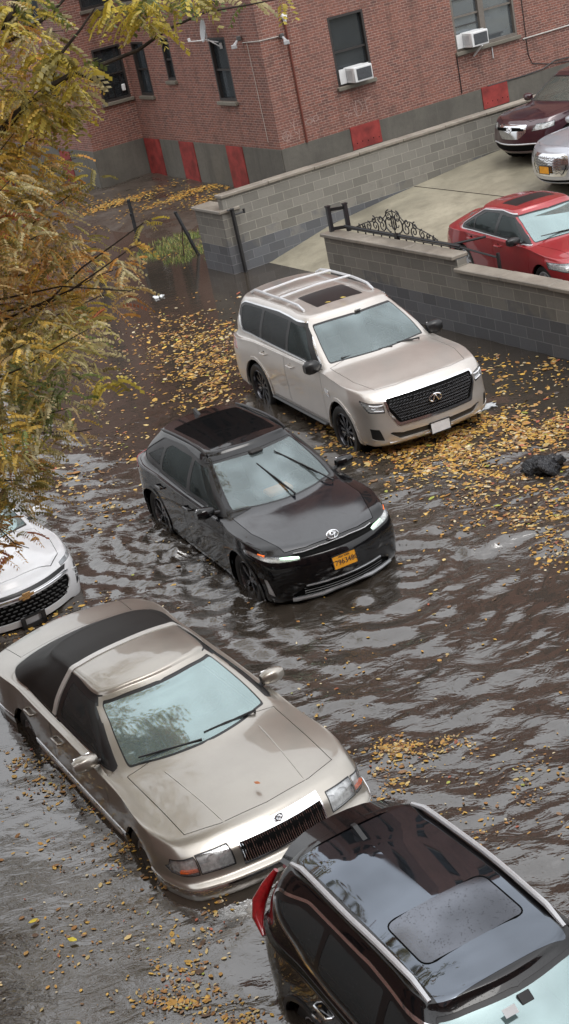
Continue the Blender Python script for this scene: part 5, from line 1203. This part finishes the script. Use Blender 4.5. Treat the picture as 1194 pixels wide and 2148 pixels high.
# ------------------------------------------------------------------ leaves, litter, tree
def leaf_mat(nm,rough=.5,tl=.0):
    t=NT(nm); a=t.add('ShaderNodeAttribute',attribute_name='leafcol'); t.P(Base_Color=a.outputs['Color'],Roughness=rough)
    if tl:
        tr=t.add('ShaderNodeBsdfTranslucent'); t.l.new(a.outputs['Color'],tr.inputs[0]); m=t.add('ShaderNodeMixShader'); m.inputs[0].default_value=tl
        t.l.new(t.b.outputs[0],m.inputs[1]); t.l.new(tr.outputs[0],m.inputs[2]); t.l.new(m.outputs[0],t.out.inputs[0])
    return t.m
def poly_cloud(name,V,nv,cols,m,parent=None):
    """V: (n*nv,3) verts of n separate nv-gons; cols (n,3)"""
    n=len(V)//nv; me=bpy.data.meshes.new(name); me.vertices.add(len(V)); me.vertices.foreach_set('co',np.asarray(V,np.float32).ravel()); me.loops.add(len(V)); me.loops.foreach_set('vertex_index',np.arange(len(V),dtype=np.int32))
    me.polygons.add(n); me.polygons.foreach_set('loop_start',np.arange(0,len(V),nv,dtype=np.int32)); me.update(calc_edges=True)
    ca=me.color_attributes.new('leafcol','FLOAT_COLOR','POINT'); c=np.repeat(np.concatenate([cols,np.ones((n,1))],1),nv,axis=0); ca.data.foreach_set('color',c.astype(np.float32).ravel())
    me.materials.append(m); o=bpy.data.objects.new(name,me); COL.objects.link(o); o.parent=parent; return o
HEX=np.array([(-.5,0),(-.28,.2),(.1,.26),(.5,.03),(.15,-.24),(-.25,-.2)])
def build_litter():
    # (px,py,sx,sy,count) clumps of floating leaves, laid on the water plane
    cl=[(395,715,55,32,650),(450,770,45,40,700),(340,700,45,25,160),(430,830,40,30,220),(470,690,30,15,120),(400,790,50,30,200),(300,760,40,60,110),
        (700,900,40,22,300),(780,920,50,22,460),(870,940,60,26,700),(960,960,55,30,650),(1010,900,50,18,420),(920,920,60,14,400),(1110,915,45,16,330),(1170,890,30,14,160),(1060,880,60,16,160),(960,1010,60,26,260),(1060,990,55,30,220),(1140,1070,45,30,230),(880,1000,50,25,160),(1190,1010,20,50,130),(1040,1080,60,24,140),(1160,1140,30,30,120),
        (1110,785,55,14,110),(1010,760,30,10,50),(1180,760,30,10,60),(1080,830,70,25,80),
        (880,1568,50,12,230),(820,1580,22,10,80),(940,1560,25,8,80),(900,1620,90,22,70),(800,1640,40,25,60),(1130,1640,60,30,80),(1060,1720,90,30,90),(700,1440,60,50,30),
        (90,1640,28,18,170),(60,1600,40,16,90),(200,1700,60,22,90),(300,1790,50,24,110),(330,1760,22,14,60),(390,1840,40,18,120),(455,1895,22,14,60),(250,1820,80,50,70),(120,1750,80,60,60),
        (380,2040,36,20,80),(350,2100,60,24,100),(440,2110,50,18,130),(480,2140,40,12,110),(430,1970,50,30,50),(250,1960,110,60,90),(100,2000,80,70,60),
        (60,1340,60,14,260),(130,1320,40,12,120),(150,1010,60,24,110),(200,950,60,30,80),(230,1080,70,30,70),(200,880,70,40,90),(150,1270,60,18,50),(450,1500,10,10,4)]
    P=[];big=[]
    for x,y,sx,sy,n in cl:
        k=int(n*1.5); qx=x+sx*rng.normal(size=k); qy=y+sy*rng.normal(size=k)
        for a,b in zip(qx,qy): P.append(onz(a,b,0)[:2])
    # loose scatter
    n=2600; X=rng.uniform(-6.5,5.8,n); Y=rng.uniform(7,30,n)
    for a,b in zip(X,Y): P.append(np.array([a,b]))
    P=np.array(P); s=W(0,0); a=(P-s[:2])@A[:2]; k=a<-.28; P=P[k]
    nz=vnoise(P[:,0],P[:,1],.22,21); keep=(nz>.42)|(rng.random(len(P))<.22); P=P[keep]
    n=len(P); dd=np.hypot(P[:,0],P[:,1]); size=rng.uniform(.026,.055,n)*np.exp(rng.normal(size=n)*.28)*np.clip(dd/14,.78,1.45)*np.where(rng.random(n)<.06,1.5,1.)
    pal=np.array([(.60,.36,.07),(.50,.27,.06),(.56,.42,.18),(.38,.18,.05),(.28,.16,.08),(.12,.07,.04),(.62,.52,.34),(.38,.11,.06),(.40,.42,.08)]); pw=np.array([.22,.18,.16,.14,.13,.10,.06,.025,.015])
    c=pal[rng.choice(len(pal),n,p=pw/pw.sum())]*rng.uniform(.7,1.2,(n,1))
    def mesh(P,size,c,asp,zf,name,lift=.007,tilt=.12):
        n=len(P); th=rng.uniform(0,2*PI,n); z=zf(P[:,0],P[:,1])+lift
        hx=HEX[None]*size[:,None,None]; hx[:,:,1]*=asp[:,None]
        V=np.zeros((n,6,3)); V[:,:,0]=P[:,0,None]+hx[:,:,0]*np.cos(th)[:,None]-hx[:,:,1]*np.sin(th)[:,None]; V[:,:,1]=P[:,1,None]+hx[:,:,0]*np.sin(th)[:,None]+hx[:,:,1]*np.cos(th)[:,None]
        tx=rng.normal(size=n)*tilt;ty=rng.normal(size=n)*tilt; V[:,:,2]=z[:,None]+(V[:,:,0]-P[:,0,None])*tx[:,None]+(V[:,:,1]-P[:,1,None])*ty[:,None]+.008*np.abs(hx[:,:,1])/size[:,None]
        return tag(poly_cloud(name,V.reshape(-1,3),6,c,mat('fallen_leaf',leaf_mat)),kind='stuff')
    mesh(P,size,c,rng.uniform(.7,1.4,n),wh,'floating_leaves')
    # yard leaves
    Q=[]
    for a,s,la,ls,k in ((4.0,-9.6,1.0,.35,1100),(2.2,-11.3,.9,.35,900),(3.6,-8.2,.5,.3,200),(.8,-9,.9,.5,60),(1.4,-12.,1.6,.5,160),(.5,-3.4,.6,.6,60)):
        for _ in range(k): Q.append(W(a+la*rng.normal(),s+ls*rng.normal())[:2])
    Q=np.array(Q); a=(Q-s_xy(0,0))@A[:2]; ss=(Q-s_xy(0,0))@S[:2]; k=(a<4.7)&(a>-5)&(ss<-1.5)&(ss>-14); Q=Q[k]; n=len(Q)
    def yz(x,y):
        a=(x-O[0])*A[0]+(y-O[1])*A[1]; s=(x-O[0])*S[0]+(y-O[1])*S[1]; return -.10+.012*(-s)+.05*np.sin(a*2.1+s*1.7)*np.cos(s*1.3-a)+np.where(a>1,.05,-.02*(1-a))+.02
    c=np.array([(.62,.33,.05),(.55,.40,.12),(.5,.24,.05)])[rng.choice(3,n)]*rng.uniform(.7,1.15,(n,1)); mesh(Q,rng.uniform(.05,.10,n),c,rng.uniform(.7,1.3,n),lambda x,y:np.maximum(yz(x,y),0),'yard_leaves')
    # leaves lying on the wet driveway edge and concrete
    # grass tufts
    k=5200; a=rng.uniform(-.5,2.1,k); s=rng.uniform(-5.9,-1.7,k); m=(vnoise(a,s,.5,31)>.35)&(((a-.75)/1.5)**2+((s+3.6)/2.1)**2+.35*(vnoise(a,s,.7,32)-.5)<.75); a=a[m];s=s[m]; n=len(a)
    B=O[None,:2]+a[:,None]*A[:2]+s[:,None]*S[:2]; h=rng.uniform(.05,.15,n); th=rng.uniform(0,2*PI,n); V=np.zeros((n,3,3)); w=.012
    z=np.maximum(yz(B[:,0],B[:,1]),0)-.02
    V[:,0]=np.stack([B[:,0]-w*np.cos(th),B[:,1]-w*np.sin(th),z],1);V[:,1]=np.stack([B[:,0]+w*np.cos(th),B[:,1]+w*np.sin(th),z],1);V[:,2]=np.stack([B[:,0]+rng.normal(size=n)*.05,B[:,1]+rng.normal(size=n)*.05,z+h],1)
    c=np.array([(.16,.22,.05),(.22,.26,.07),(.35,.30,.10),(.10,.15,.04)])[rng.choice(4,n)]; tag(poly_cloud('grass',V.reshape(-1,3),3,c,mat('grass_blade',leaf_mat)),kind='stuff')
def s_xy(a,s): return W(a,s)[:2]
def build_debris():
    # rubbish bag
    c=onz(1145,985,0); n1,n2=22,30; v=[];f=[]
    for i in range(n1+1):
        for j in range(n2):
            t=PI*i/n1; p=2*PI*j/n2; d=np.array([math.sin(t)*math.cos(p),math.sin(t)*math.sin(p),math.cos(t)])
            r=1+.28*math.sin(3*p+2*d[2])*math.sin(t)+.16*math.sin(7*p+5*d[2])*math.sin(t)+.07*math.sin(11*p-7*t)*math.sin(t)+.05*math.sin(9*t+4*p)+.02*rng.normal()
            v.append((d[0]*.235*r,d[1]*.17*r,d[2]*.14*r+.05))
    for i in range(n1):
        for j in range(n2): f.append((i*n2+j,(i+1)*n2+j,(i+1)*n2+(j+1)%n2,i*n2+(j+1)%n2))
    def mbag(nm):
        t=NT(nm); t.P(Base_Color=(.008,.009,.013),Roughness=.2,Specular_IOR_Level=.7); t.bump(t.noise(16,5,.6,vec=t.coord(),dist=1.5),.8,.04); return t.m
    o=link('rubbish_bag',v,f,mat('bag_plastic',mbag),smooth=True,loc=tuple(c)); tag(o,'crumpled black rubbish bag floating in the water near the right edge','rubbish bag')
    def scrap(px,py,w,h,col,name,lab,cat,z=.02,rz=.3):
        c=onz(px,py,0); n=8; v=[];f=[]
        for i in range(n+1):
            for j in range(n+1): 
                x=(i/n-.5)*w*(1+.2*rng.normal()*.4);y=(j/n-.5)*h*(1+.2*rng.normal()*.4); v.append((x*math.cos(rz)-y*math.sin(rz),x*math.sin(rz)+y*math.cos(rz),z+.02*rng.normal()*.6))
        for i in range(n):
            for j in range(n): k=i*(n+1)+j; f.append((k,k+n+1,k+n+2,k+1))
        m=len(v); v+=[(a,b,c_-.012) for a,b,c_ in v]; f+=[tuple(q+m for q in g)[::-1] for g in f]
        tag(link(name,v,f,simple('scrap_'+cat.replace(' ','_'),col,.4),smooth=True,loc=tuple(c)),lab,cat)
    scrap(1012,858,.42,.22,(.55,.58,.60),'plastic_bag','translucent white plastic bag floating against the front corner of the champagne SUV','plastic bag')
    scrap(333,624,.22,.14,(.72,.74,.76),'foam_container','small white foam container floating in the calm water','litter',.03)
    pass
def build_small_leaves():
    LM=mat('fallen_leaf',leaf_mat)
    for px,py,z,sz,col,lab in ((540,1643,.565,.07,(.50,.17,.06),'single rusty leaf lying on the beige sedan hood'),(720,624,1.738,.11,(.60,.46,.10),'yellow leaf at the middle of the champagne SUV sunroof'),(688,634,1.735,.09,(.58,.44,.10),'yellow leaf at the left end of the champagne SUV sunroof'),(70,1933,.03,.09,(.66,.50,.03),'larger yellow leaf floating in the calm dark water'),(152,1972,.03,.10,(.64,.52,.04),'long upright yellow leaf floating in the calm dark water')):
        c=onz(px,py,z); th=rng.uniform(0,3); h=HEX*sz; h=np.stack([h[:,0]*math.cos(th)-h[:,1]*math.sin(th),h[:,0]*math.sin(th)+h[:,1]*math.cos(th)],1)
        top=[(a,b,.006+.08*abs(b)) for a,b in h]; bot=[(a,b,q-.002) for a,b,q in top]; f=[tuple(range(6)),tuple(range(6,12))[::-1]]+[(i,i+6,(i+1)%6+6,(i+1)%6) for i in range(6)]
        o=link('fallen_leaf',top+bot,f,simple('leaf_%d'%px,col,.5,var=.2,vs=40),loc=tuple(c)); tag(o,lab,'leaf')
def frond_cloud(centers,cols_fn,n_each,rad,droop=.35,ln=(.11,.19),lw=.012,ll=.038,npair=8,flat=.7):
    V=[];C=[]
    for c,r,hue in centers:
        n=int(n_each*(r/.45)**2)
        d=rng.normal(size=(n,3)); d/=np.linalg.norm(d,axis=1,keepdims=True); rr=r*rng.random(n)**.45
        base=c+d*rr[:,None]*np.array([1,1,flat]); th=np.arctan2(d[:,1],d[:,0])+rng.normal(size=n)*.7; L=rng.uniform(*ln,n)
        up=rng.normal(size=n)*.25; clr=cols_fn(base,hue,n)
        for i in range(n):
            e=np.array([math.cos(th[i]),math.sin(th[i]),up[i]]); sd=np.array([-math.sin(th[i]),math.cos(th[i]),0])
            sd=sd+np.array([0,0,rng.normal()*.35]); sd/=np.linalg.norm(sd)
            t=(np.arange(npair)+.7)/npair; p=base[i]+e*L[i]*t[:,None]; p[:,2]-=droop*L[i]*t*t*1.4
            for s in(-1,1):
                dr=sd*s+e*.45+rng.normal(size=3)*.3+np.array([0,0,-.5-.5*rng.random()]); dr/=np.linalg.norm(dr); w=np.cross(dr,e); w/=np.linalg.norm(w)+1e-9; w2=e*.8+w*.4
                l=ll*(1-.35*np.abs(t-.45))*rng.uniform(.8,1.2,npair); q=np.stack([p,p+dr*l[:,None]*.5+w2*lw,p+dr*l[:,None],p+dr*l[:,None]*.5-w2*lw],1)
                V.append(q.reshape(-1,3)); C.append(np.clip(clr[i]*rng.uniform(.75,1.25,(npair,1)),0,1))
    return np.concatenate(V),np.concatenate(C)
def build_tree():
    LM=mat('tree_leaf',lambda n:leaf_mat(n,.45,.38)); BK=simple('bark',(.045,.035,.028),.85,var=.35,vs=14)
    pal={'olive':(.32,.275,.075),'green':(.17,.21,.06),'yellow':(.58,.47,.08),'orange':(.62,.33,.09),'rust':(.42,.15,.07),'pale':(.60,.53,.29),'tan':(.54,.38,.16),'gold':(.66,.46,.10)}
    mixes={'lo':(['olive','green','tan','gold','pale'],[.40,.14,.18,.18,.10]),'mid':(['orange','tan','olive','pale','gold','rust'],[.16,.20,.27,.10,.24,.03]),'top':(['orange','yellow','pale','olive','gold'],[.10,.24,.12,.28,.26]),'yg':(['yellow','olive','green','pale'],[.42,.3,.16,.12]),'high':(['yellow','olive','orange'],[.4,.3,.3]),'or':(['orange','rust','tan','pale'],[.38,.12,.28,.22])}
    def cf(base,hue,n):
        ks,w=mixes[hue]; w=np.array(w); k0=rng.choice(len(ks),p=w/w.sum()); out=[]
        for i in range(n):
            k=k0 if rng.random()<.55 else rng.choice(len(ks),p=w/w.sum()); out.append(pal[ks[k]])
        return np.array(out)*rng.uniform(.75,1.25,(n,1))
    edge=[(240,95),(300,120),(370,160),(420,130),(480,180),(540,215),(580,250),(640,235),(680,232),(720,205),(760,195),(800,170),(850,145),(900,122),(960,95),(1010,80),(1060,60),(1110,15),(1160,-25),(1200,-70)]
    cen=[]
    y=245
    while y<1190:
        ex=np.interp(y,[e[0] for e in edge],[e[1] for e in edge]); x=ex-48
        while x>-170:
            hue='lo' if y>640 else ('mid' if y>330 else 'top')
            if ex-x<70 and rng.random()<.5: hue='or' if rng.random()<.6 else 'top'
            for rep in range(1 if y<1000 else 1):
                cen.append((at(x+rng.normal()*14,y+rng.normal()*12,rng.uniform(10.2,13.2)),rng.uniform(.26,.42)*(.75 if ex-x<60 else 1),hue))
            x-=62
        y+=48
    for x,y in ((20,40),(75,70),(20,120),(-40,80),(70,150),(10,190),(-30,220),(60,215),(110,195),(-60,140),(-90,30),(-20,0)): cen.append((at(x,y,rng.uniform(10.5,13)),.27,'top'))
    for x,y,r in ((235,10,.16),(290,14,.17),(350,8,.15),(400,-6,.11),(455,-14,.09),(525,2,.07),(590,0,.06),(310,45,.10),(135,112,.14),(165,150,.12),(175,190,.09),(130,205,.16),(150,180,.12),(120,160,.12),(100,240,.16),(60,20,.2),(145,228,.13),(95,120,.14),(150,262,.08)):
        cen.append((at(x,y,rng.uniform(11,12.2)),r,'yg'))
    # the upper crown, above the top of the frame
    for _ in range(150): cen.append((np.array([rng.uniform(-8.2,-.6),rng.uniform(9.6,15.5),rng.uniform(8.4,12.2)]),rng.uniform(.4,.7),'high'))
    for _ in range(60): cen.append((np.array([rng.uniform(-8.5,-5.2),rng.uniform(9.6,15.5),rng.uniform(4,9)]),rng.uniform(.4,.7),'high'))
    # outlying sprays
    for x,y,r,h in ((300,468,.09,'top'),(200,368,.12,'top'),(275,520,.12,'top'),(255,560,.14,'or'),(270,610,.12,'or'),(230,800,.10,'yg'),(165,905,.14,'lo'),(245,640,.12,'or'),(30,1140,.18,'or')): cen.append((at(x,y,rng.uniform(11,12)),r,h))
    # unseen second street tree, added left of the frame to darken the water reflections
    t2=thing('street_tree','unseen second street tree added at the left to darken the water reflections','tree',(-8.6,22.5,-.4)); o2=np.array([-8.6,22.5,-.4])
    c2=[(np.array([rng.uniform(-12.5,-3.4),rng.uniform(18,26.5),rng.uniform(8.6,16.5)])-o2,rng.uniform(.5,.9),'high') for _ in range(170)]
    V,C=frond_cloud(c2,cf,13,.4,lw=.045,ll=.11,npair=5); poly_cloud('crown',V,4,C,LM,t2)
    mb=MB().tube([(0,0,0),(.05,0,3),(.2,.1,6),(.1,0,9.5)],[.22,.18,.15,.08],10)
    for k in range(14): c=c2[k*12][0]; mb.tube([(.15,.05,5.+k*.2),(c*.5+np.array([0,0,3.5])),c],[.08,.05,.015],6)
    mb.build('trunk',BK,t2,smooth=True)
    root=thing('street_tree','large honey locust street tree with yellow, orange and olive autumn leaves','tree',(-5.2,12.6,-.4))
    off=np.array([-5.2,12.6,-.4])
    V,C=frond_cloud([(c-off,r,h) for c,r,h in cen if h not in('yg','high')],cf,104,.4,lw=.014,npair=7)
    V2,C2=frond_cloud([(c-off,r,h) for c,r,h in cen if h=='yg'],cf,150,.4,lw=.021,ll=.062,npair=6,droop=.6)
    V3,C3=frond_cloud([(c-off,r,h) for c,r,h in cen if h=='high'],cf,16,.4,lw=.035,ll=.09,npair=5)
    V=np.concatenate([V,V2,V3]);C=np.concatenate([C,C2,C3])
    cr=poly_cloud('crown',V,4,C,LM,root)
    tr=MB(); base=np.zeros(3); cen=[q for i,q in enumerate(cen) if i%2==0 and q[2]!='yg' and (q[2]!='high' or i%4==0)]
    tr.tube([base,(.05,.05,1.5),(.15,.0,3.2),(.3,-.1,4.6)],[.24,.20,.17,.14],12); tr.build('trunk',BK,root,smooth=True)
    hubs=[np.array(h) for h in ((1.2,-.6,3.6),(1.6,-.2,5.0),(1.3,.2,6.2),(1.0,-.3,7.6),(1.4,-1.0,4.3))]; top=np.array([.3,-.1,4.6])
    br=MB()
    hr=[]
    for h in hubs:
        m=(top+h)/2+np.array([0,0,.15]); st=np.array([.1,0,2.4+ .25*h[2]]) if h[2]<6 else top; br.tube([st,(st+h)/2+[0,0,.12],h],[.10,.075,.05],8)
    for c,r,h in cen:
        c=c-off; k=min(range(len(hubs)),key=lambda i:np.linalg.norm(hubs[i]-c)); hb=hubs[k]; 
        m=(hb+c)/2+rng.normal(size=3)*.12; e=c+(c-hb)/np.linalg.norm(c-hb)*r*.8
        br.tube([hb,hb*.5+m*.5+rng.normal(size=3)*.06,m,m*.4+c*.6+rng.normal(size=3)*.08,c,e],[.014,.012,.010,.007,.005,.003],5)
    L=[(-80,360),(60,215),(112,178),(160,150),(200,168),(215,135),(290,105),(350,62),(430,25),(520,10),(620,-10)]
    br.tube([at(x,y,11.6)-off for x,y in L],[.04,.03,.026,.022,.02,.018,.015,.012,.009,.007,.004],6)
    br.tube([at(x,y,11.8)-off for x,y in ((-60,110),(30,80),(108,28),(150,-20))],[.03,.02,.014,.01],6); br.tube([at(x,y,11.6)-off for x,y in ((108,160),(130,110),(170,60),(200,15))],[.018,.014,.01,.006],6)
    br.tube([at(x,y,11.6)-off for x,y in ((0,60),(26,30),(40,-30))],[.03,.028,.025],6)
    br.build('branches',BK,root,smooth=True)
# ------------------------------------------------------------------ sky and light
SUN_EL,SUN_RZ=R(58),R(150)
def build_light():
    w=bpy.data.worlds.new('World'); SC.world=w; w.use_nodes=True; t=w.node_tree; bg=t.nodes['Background']
    sky=t.nodes.new('ShaderNodeTexSky'); sky.sky_type='NISHITA'; sky.sun_disc=False; sky.sun_elevation=SUN_EL; sky.sun_rotation=SUN_RZ; sky.air_density=1.; sky.dust_density=4.; sky.ozone_density=1.
    hs=t.nodes.new('ShaderNodeHueSaturation'); hs.inputs['Saturation'].default_value=.22; t.links.new(sky.outputs[0],hs.inputs['Color'])
    tc=t.nodes.new('ShaderNodeTexCoord'); nz=t.nodes.new('ShaderNodeTexNoise'); nz.inputs['Scale'].default_value=1.6; nz.inputs['Detail'].default_value=5; t.links.new(tc.outputs['Generated'],nz.inputs['Vector'])
    mr=t.nodes.new('ShaderNodeMapRange'); 
    for i,q in enumerate((.3,.7,.75,1.25)): mr.inputs[i+1].default_value=q
    t.links.new(nz.outputs['Fac'],mr.inputs[0])
    mx=t.nodes.new('ShaderNodeMix'); mx.data_type='RGBA'; mx.inputs[0].default_value=.6; t.links.new(hs.outputs[0],mx.inputs[6]); mx.inputs[7].default_value=(8.6,8.7,8.9,1)
    vm=t.nodes.new('ShaderNodeVectorMath'); vm.operation='SCALE'; t.links.new(mx.outputs[2],vm.inputs[0]); t.links.new(mr.outputs[0],vm.inputs['Scale'])
    sx=t.nodes.new('ShaderNodeSeparateXYZ'); t.links.new(tc.outputs['Generated'],sx.inputs[0]); m2=t.nodes.new('ShaderNodeMapRange')
    for i,q in enumerate((0.,1.,.55,1.45)): m2.inputs[i+1].default_value=q
    t.links.new(sx.outputs['Z'],m2.inputs[0]); v2=t.nodes.new('ShaderNodeVectorMath'); v2.operation='SCALE'; t.links.new(vm.outputs[0],v2.inputs[0]); t.links.new(m2.outputs[0],v2.inputs['Scale'])
    t.links.new(v2.outputs[0],bg.inputs[0]); bg.inputs[1].default_value=.15
    l=bpy.data.lights.new('sun','SUN'); l.energy=.5; l.angle=R(28); l.color=(1,.97,.93); o=bpy.data.objects.new('sun',l); COL.objects.link(o)
    az=PI/2-SUN_RZ; d=Vector((math.cos(az)*math.cos(SUN_EL),math.sin(az)*math.cos(SUN_EL),math.sin(SUN_EL))); o.rotation_euler=d.to_track_quat('Z','Y').to_euler()
    vs=SC.view_settings; vs.view_transform='Standard'; vs.look='None'; vs.exposure=EXPOSURE; vs.gamma=1
    SC.cycles.max_bounces=6; SC.cycles.transparent_max_bounces=12
EXPOSURE=.45

setup_camera(); build_light(); build_building(); build_unseen_rear_building(); build_unseen_left_building(); build_lot(); build_water(); build_litter(); build_debris(); build_small_leaves(); build_tree(); build_cars()
